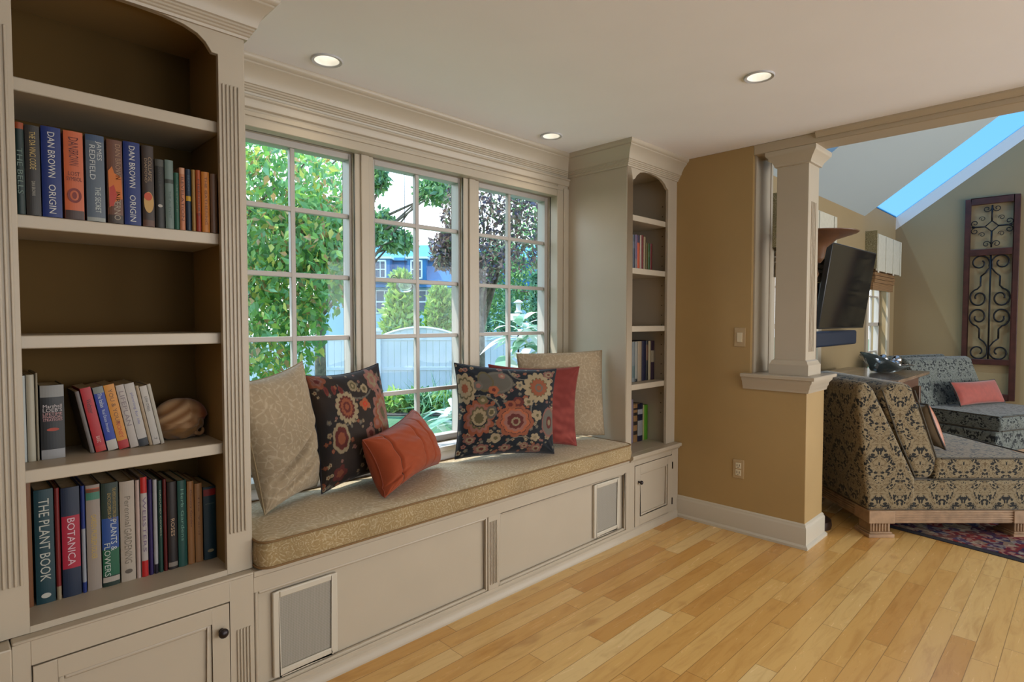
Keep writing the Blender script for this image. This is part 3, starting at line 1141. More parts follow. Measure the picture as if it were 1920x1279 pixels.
top_books = [
    # x0,x1,top z,cover,label,texts,bands,extra
    (-3.388, -3.369, 1.855, (30, 50, 48), 'dark teal hardcover with an orange dot, first on the upper shelf', [('THE BELLS', .72, .5, .6, (110, 130, 120), True)], [(.93, 1.0, (150, 70, 35))], None),
    (-3.367, -3.336, 1.853, (48, 46, 44), 'charcoal novel with small pale gold title, second on the upper shelf', [('THE DA VINCI CODE', .93, .42, .42, (190, 165, 100), True), ('DAN BROWN', .38, .16, .25, (160, 155, 140), True)], [], None),
    (-3.333, -3.290, 1.858, (8, 38, 108), 'blue hardcover with large white capitals beside the charcoal novel', [('DAN BROWN', .94, .50, .36, WH, True), ('ORIGIN', .36, .32, .36, WH, True)], [], None),
    (-3.284, -3.240, 1.857, (196, 98, 58), 'salmon orange hardcover with a dark red emblem low on its spine', [('DAN', .93, .14, .5, (90, 30, 25), True), ('BROWN', .78, .17, .5, (90, 30, 25), True), ('LOST', .54, .6, .045, (90, 35, 25), False), ('SYMBOL', .48, .8, .045, (90, 35, 25), False)], [(0, .1, (70, 52, 48))], seal_extra),
    (-3.234, -3.190, 1.858, (86, 98, 112), 'blue grey hardcover with crowded white lettering on the upper shelf', [('JAMES', .93, .22, .34, (190, 195, 195), True, .68), ('REDFIELD', .88, .4, .3, (190, 195, 195), True, .34), ('THE SECRET', .40, .3, .3, (190, 200, 195), True, .6)], [(0.0, .045, (150, 155, 150)), (.93, 1., (60, 80, 110))], None),
    (-3.184, -3.146, 1.854, (104, 66, 48), 'brown hardcover with an orange flame picture on its spine', [('DAN BROWN', .95, .42, .34, (165, 130, 100), True, .7), ('INFERNO', .38, .34, .42, (165, 150, 130), True, .6)], [(0, .1, (60, 48, 40))], flame_extra),
    (-3.143, -3.101, 1.857, (8, 38, 108), 'blue hardcover with large white capitals next to the flame spine', [('DAN BROWN', .95, .50, .36, WH, True), ('ORIGIN', .36, .32, .36, WH, True)], [], None),
    (-3.096, -3.065, 1.855, (54, 40, 32), 'dark brown hardcover with a yellow sun on its spine', [('COLLAPSE', .86, .3, .3, (150, 125, 95), True, .65), ('DIAMOND', .84, .3, .22, (150, 125, 95), True, .3)], [(0, .08, (90, 60, 45))], sun_extra),
    (-3.062, -3.038, 1.820, (30, 30, 26), 'black paperback with a tiny white mark on the upper shelf', [('CUSSLER', .9, .3, .3, (60, 58, 50), True)], [(.9, 1., (70, 70, 64))], blot_extra((170, 165, 155))),
    (-3.035, -3.012, 1.823, (104, 122, 116), 'pale grey green paperback split by a dark band', [('THE ALIENIST', .55, .4, .3, (70, 95, 90), True)], [(.66, .72, (60, 66, 60))], None),
    (-3.010, -2.997, 1.788, (38, 88, 72), 'thin green paperback on the upper shelf', [('SILENCE', .8, .5, .4, (90, 120, 100), True)], [], None),
    (-2.995, -2.980, 1.806, (186, 120, 86), 'thin salmon paperback with dark title', [('REVELATION', .85, .7, .5, (90, 50, 35), True)], [(.9, 1, (200, 150, 120))], None),
    (-2.977, -2.963, 1.805, (22, 44, 66), 'thin navy paperback with a gold square', [('BEACH', .9, .25, .4, (60, 90, 110), True)], [(.48, .56, (190, 150, 40))], None),
    (-2.960, -2.950, 1.806, (150, 116, 62), 'narrow tan paperback on the upper shelf', [], [], None),
    (-2.948, -2.934, 1.807, (158, 72, 26), 'burnt orange paperback on the upper shelf', [('MEMOIRS', .85, .6, .4, (90, 40, 20), True)], [(0, .3, (140, 45, 25))], None),
    (-2.931, -2.908, 1.805, (182, 112, 34), 'golden orange paperback, widest at the right end of the upper shelf', [('THE GATHERING', .92, .8, .3, (110, 60, 25), True)], [], None),
    (-2.905, -2.884, 1.803, (98, 70, 50), 'brown paperback against the right side of the upper shelf', [], [], None),
]
for x0, x1, ztp, c, lb, tx, bd, ex in top_books:
    book(lb, x1 - x0, ztp - zt, 0.17 if x0 < -3.05 else 0.13, x0, yT, zt, c, GT, tx, bd, 0, ex)

GM = 'books on the shelf with the seashell'
zm = 0.9215
yM = 0.178
mid_up = [
    (-3.392, -3.372, 1.170, (178, 186, 186), 'tall white book with blue title at the left end beside the shell shelf frame', [('Darkest', .92, .2, .45, (40, 45, 95), True), ('Hours', .7, .2, .45, (40, 45, 95), True), ('a novel of the coast', .45, .35, .2, (120, 130, 125), True)], []),
    (-3.370, -3.352, 1.172, (176, 170, 152), 'tall plain cream book beside the white one', [], []),
    (-3.350, -3.344, 1.176, (150, 142, 122), 'thin cream booklet next to the black finance book', [], []),
    (-3.340, -3.284, 1.138, (28, 28, 30), 'thick black book with silver top and bottom and white title', [('Marshall', .74, .78, .045, (200, 190, 190), False), ("LOEB'S", .69, .80, .05, (200, 190, 190), False), ('LIFETIME', .63, .80, .035, (200, 150, 150), False), ('FINANCIAL', .59, .80, .035, (200, 150, 150), False), ('STRATEGIES', .55, .80, .035, (200, 150, 150), False)], [(.84, 1, (140, 140, 138)), (0, .13, (150, 150, 152))]),
]
for x0, x1, ztp, c, lb, tx, bd in mid_up:
    ex = blot_extra((170, 60, 35), .40) if c == (28, 28, 30) else None
    book(lb, x1 - x0, ztp - zm, 0.16, x0, yM, zm, c, GM, tx, bd, 0, ex)

lean = [
    # bottom-left x, width, height, cover, label...
    (-3.222, 0.010, 0.195, (96, 88, 84), 'thin grey leaning booklet left of the red book', [], []),
    (-3.208, 0.027, 0.203, (172, 22, 30), 'red paperback leaning left', [('Webster', .82, .22, .5, (60, 20, 20), True), ('BASIC', .24, .1, .35, (215, 180, 170), True)], [(0, .09, (180, 45, 35))]),
    (-3.177, 0.027, 0.203, (22, 52, 150), 'blue paperback with white foot leaning beside the red one', [('The Italian', .9, .22, .4, (190, 200, 210), True), ('Real Estate Investor', .64, .36, .3, (180, 190, 210), True)], [(0, .16, (185, 180, 170)), (.9, 1, (120, 125, 120))]),
    (-3.148, 0.028, 0.208, (204, 136, 36), 'yellow orange paperback with red foot leaning', [('YOU & YOUR', .93, .55, .4, (110, 70, 20), True), ('MONEY', .42, .25, .4, (190, 60, 30), True)], [(0, .13, (170, 30, 30))]),
    (-3.117, 0.022, 0.205, (178, 168, 160), 'white paperback with grey capitals leaning', [('LIFEPLAN', .9, .55, .55, (130, 115, 120), True)], []),
    (-3.093, 0.026, 0.208, (184, 178, 172), 'white paperback with black foot leaning', [('planning for life', .85, .5, .35, (110, 110, 160), True)], [(0, .12, (25, 28, 35))]),
    (-3.065, 0.009, 0.200, (160, 140, 112), 'thin tan paperback leaning between white ones', [], []),
    (-3.054, 0.020, 0.197, (190, 184, 176), 'white paperback with short black title leaning', [('LOW STRESS', .82, .25, .35, (50, 50, 55), True), ('7', .12, .04, .4, (60, 60, 60), True)], []),
    (-3.032, 0.010, 0.203, (182, 176, 162), 'thin white paperback, last of the leaning row by the shell', [], []),
]
TL = -0.185
for x, w, h, c, lb, tx, bd in lean:
    book(lb, w, h, 0.14, x, yM + 0.004, zm + 0.0, c, GM, tx, bd, TL, None, soft=True)

GB = 'gardening books on the bottom shelf'
zb = 0.5035
yB = 0.165
low = [
    (-3.390, -3.368, .866, (112, 68, 32), 'worn brown book at the left end of the bottom shelf', [], [], None),
    (-3.362, -3.318, .838, (10, 56, 66), 'thick teal book with large white vertical title, second on the bottom shelf', [('THE PLANT BOOK', .92, .72, .55, (190, 192, 182), True)], [], blot_extra((190, 190, 180), .07)),
    (-3.315, -3.304, .836, (118, 32, 34), 'thin dark red book between the teal and navy volumes', [], [(.0, .12, (150, 135, 110))], None),
    (-3.300, -3.256, .832, (20, 36, 62), 'thick navy book with pink title panel', [], [(.26, .74, (168, 30, 58))], 'BOT'),
    (-3.253, -3.243, .830, (32, 52, 120), 'thin blue and white book beside the navy one', [], [(.1, .6, (150, 155, 165))], None),
    (-3.240, -3.205, .828, (150, 138, 128), 'lilac grey book with a coloured picture band on top', [('GARDEN PROBLEM SOLVER', .72, .42, .4, (190, 160, 70), True)], [(.86, .96, (60, 120, 100)), (.93, .97, (180, 90, 60))], None),
    (-3.202, -3.158, .826, (24, 46, 36), 'thick dark book with green and blue spine', [('THE AMERICAN HORTICULTURAL SOCIETY', .95, .33, .2, (170, 145, 80), True, .75), ('ENCYCLOPEDIA OF', .9, .25, .2, (170, 145, 80), True, .45), ('PLANTS &', .64, .30, .36, (190, 200, 200), True, .68), ('FLOWERS', .42, .32, .36, (180, 190, 180), True, .28)], [(.36, .66, (30, 70, 140)), (.1, .36, (20, 90, 62)), (.04, .09, (170, 160, 150))], None),
    (-3.154, -3.115, .822, (172, 160, 146), 'cream white book with grey lettering on the bottom shelf', [('Perennial', .85, .3, .4, (120, 110, 95), True), ('GARDENING', .53, .35, .5, (120, 110, 95), True)], [], blot_extra((90, 80, 70), .10)),
    (-3.112, -3.101, .820, (182, 160, 152), 'thin pinkish white book beside the cream one', [], [], None),
    (-3.098, -3.080, .826, (178, 170, 165), 'white book with red ends', [('WEBSTERS', .8, .55, .5, (120, 100, 130), True)], [(.84, 1, (180, 30, 25)), (0, .16, (175, 28, 28))], None),
    (-3.077, -3.066, .815, (44, 30, 84), 'thin purple book on the bottom shelf', [], [], None),
    (-3.063, -3.052, .812, (165, 165, 168), 'thin white book beside the purple one', [], [(0, .1, (30, 25, 40))], None),
    (-3.049, -3.038, .806, (30, 66, 58), 'thin dark green book on the bottom shelf', [('GROUND COVERS', .9, .5, .4, (150, 160, 140), True)], [], None),
    (-3.035, -3.025, .808, (92, 26, 26), 'thin maroon book on the bottom shelf', [], [], None),
    (-3.022, -2.995, .795, (36, 28, 28), 'black book with pale title on the bottom shelf', [('ROSES', .58, .2, .4, (180, 150, 120), True)], [(.03, .08, (140, 130, 120))], None),
    (-2.992, -2.966, .794, (34, 82, 76), 'green teal book on the bottom shelf with pale title', [('Herb Gardens', .9, .6, .35, (110, 160, 145), True)], [], None),
    (-2.963, -2.943, .786, (150, 104, 62), 'tan book right of the green one', [('Country Garden', .9, .45, .35, (90, 40, 20), True)], [], None),
    (-2.940, -2.917, .774, (148, 106, 66), 'second tan book, nearest the dark teal one', [('The Yard', .85, .5, .25, (110, 70, 40), True)], [], None),
    (-2.913, -2.874, .755, (14, 48, 62), 'dark teal book with a red top at the right end of the bottom shelf', [('plants', .78, .7, .02, (110, 120, 110), False)], [(.88, .97, (130, 25, 28))], blot_extra((150, 140, 110), .12)),
]


def botanica(r, w, h, y):
    m = MB()
    spine_text(m, 'BOTANICA', w * .5, h * .72, h * .43, w * .42, True, y - .0006)
    obj('spine_lettering', m, pm((220, 190, 200)), r, local=True, merge=False)


for x0, x1, ztp, c, lb, tx, bd, ex in low:
    if ex == 'BOT':
        ex = botanica
    book(lb, x1 - x0, ztp - zb, 0.185, x0, yB, zb, c, GB, tx, bd, 0, ex)

# narrow bookcase books
g1 = 'books on the upper shelf of the narrow bookcase'
for x0, x1, ztp, c, lb, bd in [
    (-0.450, -0.418, 1.855, (20, 24, 30), 'black book at the left end of the narrow upper shelf', []),
    (-0.415, -0.389, 1.866, (62, 70, 84), 'slate book on the narrow upper shelf', [(.6, .8, (90, 95, 110))]),
    (-0.387, -0.365, 1.868, (110, 92, 122), 'pale purple book on the narrow upper shelf', [(0, .3, (130, 120, 120))]),
    (-0.363, -0.336, 1.868, (192, 78, 42), 'orange book with purple top on the narrow upper shelf', [(.78, 1., (50, 35, 70))]),
    (-0.334, -0.318, 1.870, (176, 160, 144), 'thin white book right of the orange one', []),
    (-0.316, -0.292, 1.872, (110, 24, 26), 'tall dark red book on the narrow upper shelf', []),
    (-0.290, -0.268, 1.864, (150, 132, 100), 'thin tan book on the narrow upper shelf', []),
    (-0.264, -0.238, 1.828, (88, 78, 34), 'short olive book on the narrow upper shelf', []),
    (-0.236, -0.213, 1.826, (42, 84, 38), 'short green book on the narrow upper shelf', [(.5, .7, (70, 100, 50))]),
    (-0.211, -0.187, 1.828, (100, 24, 28), 'short dark red book at the right of the narrow upper shelf', []),
]:
    book(lb, x1 - x0, ztp - 1.6505, 0.16, x0, 0.10, 1.6505, c, g1, (), bd)
g2 = 'books on the middle shelf of the narrow bookcase'
for x0, x1, ztp, c, lb, bd in [
    (-0.385, -0.354, 1.184, (60, 68, 72), 'dark slate book at the left of the narrow middle shelf', []),
    (-0.351, -0.318, 1.187, (118, 126, 128), 'grey white book on the narrow middle shelf', [(.1, .4, (90, 110, 110))]),
    (-0.316, -0.288, 1.187, (150, 150, 142), 'pale grey book on the narrow middle shelf', [(0, .07, (40, 45, 45))]),
    (-0.286, -0.241, 1.188, (160, 144, 122), 'cream book on the narrow middle shelf', []),
    (-0.238, -0.191, 1.190, (30, 32, 58), 'navy book on the narrow middle shelf', []),
    (-0.188, -0.161, 1.190, (26, 26, 28), 'thin black book on the narrow middle shelf', [(.5, .9, (100, 70, 50))]),
    (-0.158, -0.131, 1.188, (170, 156, 126), 'thin cream book between dark ones on the narrow middle shelf', []),
    (-0.128, -0.083, 1.188, (50, 34, 48), 'dark plum book at the right of the narrow middle shelf', [(.45, .75, (140, 130, 110))]),
]:
    book(lb, x1 - x0, ztp - 0.9255, 0.16, x0, 0.14, 0.9255, c, g2, (), bd)
g3 = 'books on the bottom shelf of the narrow bookcase'
for x0, x1, ztp, c, lb, bd in [
    (-0.290, -0.243, .797, (140, 130, 150), 'lavender book at the left of the narrow bottom shelf', []),
    (-0.240, -0.192, .762, (150, 114, 74), 'tan book with dark lettering on the narrow bottom shelf', [(.2, .3, (50, 40, 35)), (.45, .55, (50, 40, 35)), (.7, .78, (50, 40, 35)), (.85, .9, (50, 40, 35))]),
    (-0.189, -0.128, .760, (28, 30, 54), 'navy book with white panel on the narrow bottom shelf', [(.15, .55, (150, 150, 150)), (.72, .85, (160, 160, 165))]),
    (-0.125, -0.108, .748, (160, 156, 100), 'cream green book beside the bright green one', []),
    (-0.106, -0.064, .744, (84, 150, 34), 'bright green book on the narrow bottom shelf', []),
]:
    book(lb, x1 - x0, ztp - 0.5035, 0.15, x0, 0.20, 0.5035, c, g3, (), bd)

# ------------------------------------------------------------------ seashell


def shell():
    r = thing('seashell', 'large ribbed tan seashell on the shelf beside the leaning books', 'seashell', (-2.953, 0.245, 0.9215))
    nu, nv = 120, 60
    vs, cols = [], []
    for j in range(nv + 1):
        ph = pi * j / nv
        for i in range(nu):
            th = 2 * pi * i / nu
            a, b, c = 0.086, 0.062, 0.072
            x = sin(ph) * cos(th)
            y = sin(ph) * sin(th)
            z = cos(ph)
            # diagonal ribs over the upper left
            tdir = z * 0.80 - x * 0.55
            along = x * 0.8 + z * 0.55
            k = 1 + 0.055 * sin(tdir * 15.0) * max(0, min(1, 0.9 - along)) * (1 if z > -0.5 else 0.3)
            k += 0.05 * sin(5 * th + 3 * z) * max(0, -z)
            k *= 1 - 0.12 * max(0, x) ** 2 * (1 if z < 0.1 else 0.4)
            px, py, pz = a * x * k, b * y * k, c * z * k
            if x > 0.45 and z < 0.05:          # curled lip on the right
                px *= 0.9
                pz += 0.010 * sin((x - .45) * 9)
            pz = max(pz, -0.066 + 0.012 * max(0, 0.35 - abs(x - .15)))
            vs.append((px, py, pz + 0.0665))
            w = 0.5 + 0.5 * sin(tdir * 15.0)
            if x > 0.15 or z < -0.1:
                w = 0.35 + 0.3 * sin(9 * x + 5 * z) * sin(7 * z - 4 * x)
            base = np.array(srgb(122, 84, 50))
            light = np.array(srgb(170, 138, 104))
            red = np.array(srgb(128, 66, 36))
            cc = base * (1 - w) + light * w
            if x > 0.35 and z > -0.05:
                f = min(1, (x - 0.35) * 3)
                cc = cc * (1 - f) + red * f
            if z < -0.35:
                cc = cc * 0.3 + np.array(srgb(118, 84, 44)) * 0.7
            cols.append(cc)
    fs = [(j * nu + i, (j + 1) * nu + i, (j + 1) * nu + (i + 1) % nu, j * nu + (i + 1) % nu) for j in range(nv) for i in range(nu)]
    m = MB()
    m.add(vs, fs)
    o = obj('shell_body', m, VCOL, r, smooth=True, local=True, merge=False)
    put_col(o.data, np.array(cols))
    m = MB()
    pts = []
    for i in range(26):
        a = i / 25 * 4.2
        rr = 0.030 * (1 - i / 32)
        pts.append((0.052 + rr * cos(a + 2.2) * 0.9, -0.040 + 0.0008 * i, 0.030 + rr * sin(a + 2.2)))
    m.tube(pts, [0.010 * (1 - i / 40) for i in range(26)], 10)
    obj('curled_lip', m, plain('shell_lip', srgb(150, 112, 78), 0.4), r, smooth=True, local=True)


def put_col(me, cols):
    ca = me.color_attributes.new('Col', 'FLOAT_COLOR', 'POINT')
    arr = np.ones((len(me.vertices), 4), dtype=np.float32)
    arr[:, :3] = cols[:len(me.vertices)]
    ca.data.foreach_set('color', arr.ravel())


shell()

# ------------------------------------------------------------------ cushion
CX = [BX0 + 0.004, -0.556]


def rounded_rect(x0, x1, y0, y1, r, n=6):
    pts = []
    for cx, cy, a0 in ((x1 - r, y1 - r, 0), (x0 + r, y1 - r, 90), (x0 + r, y0 + r, 180), (x1 - r, y0 + r, 270)):
        for i in range(n + 1):
            a = radians(a0 + 90 * i / n)
            pts.append((cx + r * cos(a), cy + r * sin(a)))
    return pts


root = thing('seat_cushion', 'long paisley box cushion lying on the window seat', 'cushion', (-1.7, 0.2, 0.484))
cx0, cx1, cy0, cy1 = -2.797, -0.588, -0.030, 0.452
m = MB()
zz0, zz1 = 0.484, 0.584
out = rounded_rect(cx0, cx1, cy0, cy1, 0.045)
n = len(out)
vs = []
levels = [(zz0, 0.010), (zz0 + 0.010, 0.0), (zz0 + 0.05, -0.006), (zz1 - 0.010, 0.0), (zz1 - 0.003, 0.004)]
for z, inset in levels:
    o2 = rounded_rect(cx0 + inset, cx1 - inset, cy0 + inset, cy1 - inset, 0.045)
    vs += [(x, y, z) for x, y in o2]
fs = [(l * n + i, l * n + (i + 1) % n, (l + 1) * n + (i + 1) % n, (l + 1) * n + i) for l in range(len(levels) - 1) for i in range(n)]
fs.append(tuple(range(n - 1, -1, -1)))
m.add(vs, fs)
obj('boxing', m, CUSHS, root, smooth='auto')
m = MB()
# top with soft crown
N1, N2 = 150, 34
vs = []
for j in range(N2 + 1):
    for i in range(N1 + 1):
        s_, t_ = i / N1 * 2 - 1, j / N2 * 2 - 1
        x = (cx0 + cx1) / 2 + s_ * (cx1 - cx0 - 0.006) / 2
        y = (cy0 + cy1) / 2 + t_ * (cy1 - cy0 - 0.006) / 2
        # rounded corners
        for sx in (-1, 1):
            for sy in (-1, 1):
                ccx = (cx0 + 0.045) if sx < 0 else (cx1 - 0.045)
                ccy = (cy0 + 0.045) if sy < 0 else (cy1 - 0.045)
                dx, dy = (x - ccx) * sx, (y - ccy) * sy
                if dx > 0 and dy > 0:
                    L = math.hypot(dx, dy)
                    mx_ = max(dx, dy)
                    if L > 1e-9:
                        x, y = ccx + sx * dx * mx_ / L, ccy + sy * dy * mx_ / L
        ed_ = min((1 - abs(s_)) * (cx1 - cx0) / 2, (1 - abs(t_)) * (cy1 - cy0) / 2)
        z = zz1 - 0.003 + 0.010 * (1 - math.exp(-ed_ / 0.03)) + 0.0025 * sin(x * 7 + 1) * sin(y * 9) * min(1, ed_ * 20)
        vs.append((x, y, z))
fs = [(j * (N1 + 1) + i, j * (N1 + 1) + i + 1, (j + 1) * (N1 + 1) + i + 1, (j + 1) * (N1 + 1) + i) for j in range(N2) for i in range(N1)]
m.add(vs, fs)
obj('top_cover', m, CUSHF, root, smooth=True)
PIPE = plain('cushion_piping', srgb(120, 92, 56), 0.8)
for z, nm in ((zz1 - 0.004, 'piping'), (zz0 + 0.008, 'piping')):
    m = MB()
    m.tube([(x, y, z) for x, y in rounded_rect(cx0 - 0.001, cx1 + 0.001, cy0 - 0.001, cy1 + 0.001, 0.046)], 0.0042, 8, closed=True)
    obj(nm, m, PIPE, root, smooth=True)

# ------------------------------------------------------------------ pillows


def hashnoise(x, y, seed, sc):
    r_ = np.random.default_rng(seed)
    out = np.zeros_like(x)
    for _ in range(7):
        a, b = r_.normal(0, sc, 2)
        out += np.sin(x * a + y * b + r_.uniform(0, 6.28))
    return out / 7


def flower(C, X, Y, cx, cy, R, n, cols, fr_, rot=0.0, sq=1.0, wob=0.12):
    X, Y = X + hashnoise(X, Y, 77, 11) * 0.030, Y + hashnoise(X, Y, 78, 11) * 0.030
    dx, dy = X - cx, (Y - cy) / sq
    rr = np.hypot(dx, dy)
    th = np.arctan2(dy, dx) + rot
    lobes = 1 - wob + wob * np.abs(np.cos(th * n / 2))
    q = rr / (R * lobes)
    for lim, c in zip(fr_, cols):
        C[q < lim] = c
    return C


def stroke(C, X, Y, pts, w, c):
    pts = np.array(pts)
    for i in range(len(pts) - 1):
        a, b = pts[i], pts[i + 1]
        d = b - a
        L = d @ d
        t_ = np.clip(((X - a[0]) * d[0] + (Y - a[1]) * d[1]) / L, 0, 1)
        dd = np.hypot(X - a[0] - t_ * d[0], Y - a[1] - t_ * d[1])
        C[dd < w] = c
    return C


def arc(cx, cy, r, a0, a1, n=14, sq=1.0):
    return [(cx + r * cos(radians(a0 + (a1 - a0) * i / n)), cy + r * sq * sin(radians(a0 + (a1 - a0) * i / n))) for i in range(n + 1)]


def pal(*a):
    return [np.array(srgb(*c)) for c in a]


CRM, RST, PNK, DRD, OLV, NVY, GRY, ORG = pal((154, 138, 110), (138, 78, 54), (140, 96, 86), (90, 38, 34), (92, 84, 58), (20, 27, 36), (98, 94, 86), (160, 90, 60))


def tiny(C, X, Y, r_, num, seed, bgm):
    r2 = np.random.default_rng(seed)
    cols = [CRM, PNK, RST, GRY, CRM * 0.8]
    k = 0
    while k < num:
        cx, cy = r2.uniform(-1, 1, 2)
        R = r2.uniform(*r_)
        flower(C, X, Y, cx, cy, R, 5, [cols[k % 5], cols[(k + 2) % 5] * 0.6], [1, 0.4], r2.uniform(0, 6), 1.0, 0.3)
        k += 1
    return C


def floral_right(S_, T_):
    X, Y = S_, T_
    C = np.tile(NVY, (len(X), 1))
    tiny(C, X, Y, (0.02, 0.055), 230, 3, None)
    # vines
    for pts in (arc(0.2, -0.95, 0.35, 60, 150), arc(0.75, 0.0, 0.35, 90, 200), arc(0.35, 0.45, 0.3, 270, 350), arc(-0.6, -0.1, 0.4, 20, 120), arc(0.25, 0.95, 0.25, 180, 300)):
        stroke(C, X, Y, pts, 0.014, GRY * 1.2)
    # big rust medallion, centre
    flower(C, X, Y, 0.08, -0.25, 0.37, 9, [RST, NVY, ORG, PNK, DRD, CRM * 0.8, DRD], [1, .80, .77, .62, .46, .26, .16], 0.2, 1.05, .13)
    flower(C, X, Y, 0.14, 0.17, 0.13, 6, [DRD, RST], [1, .45], 0, 0.8)
    flower(C, X, Y, -0.02, 0.10, 0.12, 6, [RST, DRD], [1, .5], 0, 0.8)
    # cream scalloped flower upper right
    flower(C, X, Y, 0.58, 0.52, 0.34, 14, [CRM, OLV, RST, GRY, RST], [1, .64, .58, .30, .18], 0, 1.1, .2)
    # grey round fruit upper middle
    flower(C, X, Y, -0.22, 0.62, 0.28, 3, [GRY * .8, GRY * 1.05, GRY * .85], [1, .93, .80], 0, 1.0, .05)
    flower(C, X, Y, -0.48, 0.62, 0.16, 3, [OLV, GRY * .8], [1, .8], 0, 1.5, .05)
    flower(C, X, Y, -0.33, 0.42, 0.10, 5, [ORG * .9, DRD], [1, .4])
    flower(C, X, Y, -0.16, 0.78, 0.07, 5, [PNK, CRM], [1, .4])
    # paisley drop at left
    flower(C, X, Y, -0.62, -0.18, 0.32, 11, [RST, PNK, OLV, CRM, OLV], [1, .8, .62, .5, .3], 0.4, 1.25, .2)
    stroke(C, X, Y, arc(-0.62, -0.2, 0.15, 200, 350), 0.012, NVY)
    # flowers along the left edge
    flower(C, X, Y, -0.88, 0.45, 0.22, 9, [CRM, OLV, CRM, RST], [1, .72, .6, .3], 0, 1.6, .2)
    flower(C, X, Y, -0.62, 0.52, 0.10, 5, [GRY, PNK], [1, .5])
    # right edge teardrop
    flower(C, X, Y, 0.84, -0.28, 0.20, 3, [PNK * .8, GRY, DRD, CRM * .7], [1, .85, .4, .2], 0, 1.7, .06)
    flower(C, X, Y, 0.52, -0.14, 0.12, 5, [CRM, OLV], [1, .3], .5, 1.1, .3)
    flower(C, X, Y, 0.50, -0.62, 0.10, 5, [CRM, CRM * .7], [1, .4], .2, 1, .3)
    flower(C, X, Y, 0.18, 0.55, 0.09, 5, [CRM, GRY], [1, .4], .2, 1.4, .3)
    flower(C, X, Y, 0.35, 0.18, 0.11, 4, [CRM, OLV], [1, .4], .7, 1, .3)
    flower(C, X, Y, -0.55, 0.20, 0.10, 4, [OLV * 1.3, CRM], [1, .4], .3)
    flower(C, X, Y, -0.38, -0.05, 0.11, 5, [GRY * .8, CRM, OLV], [1, .6, .4], .3, 1.2)
    flower(C, X, Y, -0.30, -0.62, 0.11, 5, [CRM * .9, OLV], [1, .4], .3)
    for cx, cy, R in ((-0.55, -0.85, .15), (-0.1, -0.86, .12), (0.55, -0.88, .14), (0.3, -0.82, .10), (0.82, 0.85, .13), (-0.8, -0.62, .12)):
        flower(C, X, Y, cx, cy, R, 6, [PNK * .8, CRM * .8, DRD], [1, .6, .3], cx * 7, .8, .25)
    return C


def floral_left(S_, T_):
    X, Y = S_, T_
    BR = np.array(srgb(50, 38, 30))
    f = np.clip(0.5 + hashnoise(X, Y, 4, 2.2) * 1.2 + 0.25 * X, 0, 1)[:, None]
    C = BR * (1 - f) + NVY * f
    tiny(C, X, Y, (0.02, 0.05), 130, 11, None)
    for pts in (arc(0.05, 0.95, 0.5, 200, 310), arc(-0.4, -0.25, 0.3, 90, 200), arc(0.2, -0.75, .5, 60, 150)):
        stroke(C, X, Y, pts, 0.016, GRY)
    flower(C, X, Y, -0.36, 0.34, 0.27, 15, [CRM, DRD, RST, DRD, RST], [1, .70, .55, .34, .18], 0, 1.15, .16)
    flower(C, X, Y, 0.10, 0.32, 0.16, 4, [ORG, np.array(srgb(190, 60, 35)), ORG], [1, .5, .2], 0.3, .7, .3)
    flower(C, X, Y, -0.62, -0.16, 0.20, 7, [CRM * .9, DRD, RST], [1, .74, .4], 0, 1.35, .12)
    flower(C, X, Y, 0.62, 0.10, 0.33, 11, [PNK, RST, CRM * .8, PNK, OLV], [1, .78, .6, .45, .25], 0.4, 1.5, .25)
    flower(C, X, Y, 0.55, 0.75, 0.22, 7, [PNK, CRM * .8, PNK], [1, .6, .3], 0, 1.1, .3)
    flower(C, X, Y, 0.20, 0.62, 0.10, 5, [CRM, OLV], [1, .5])
    flower(C, X, Y, -0.08, 0.72, 0.12, 5, [CRM * .8, OLV, CRM], [1, .6, .3])
    flower(C, X, Y, 0.35, -0.05, 0.13, 5, [RST, PNK], [1, .5])
    flower(C, X, Y, 0.1, -0.18, 0.12, 5, [PNK * .8, DRD], [1, .5])
    flower(C, X, Y, 0.05, -0.58, 0.13, 4, [np.array(srgb(170, 56, 34)), ORG], [1, .4], 0.2, .6, .3)
    flower(C, X, Y, 0.28, -0.64, 0.10, 4, [RST, OLV], [1, .4], 0.9, .8, .3)
    for k in range(3):
        flower(C, X, Y, -0.72 + k * 0.17, 0.68, 0.05, 3, [DRD * 1.5, DRD], [1, .5], 0, 1.8)
    flower(C, X, Y, -0.85, 0.88, 0.22, 5, [RST * .8, PNK * .7, DRD], [1, .6, .3], 0, .7, .3)
    flower(C, X, Y, -0.7, -0.75, 0.16, 5, [DRD, RST * .7], [1, .5], 0, 1, .3)
    return C


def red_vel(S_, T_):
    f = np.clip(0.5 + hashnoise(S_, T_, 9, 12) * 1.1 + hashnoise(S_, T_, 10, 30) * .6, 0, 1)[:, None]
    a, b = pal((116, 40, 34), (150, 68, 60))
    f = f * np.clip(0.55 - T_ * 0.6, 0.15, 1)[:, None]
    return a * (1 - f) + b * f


def orange_silk(S_, T_):
    C = np.tile(np.array(srgb(156, 70, 38)), (len(S_), 1))
    for x in (-0.72, 0.0, 0.36, 0.80):
        w = 0.010
        C[np.abs(S_ - x) < w] = np.array(srgb(84, 44, 30))
    return C


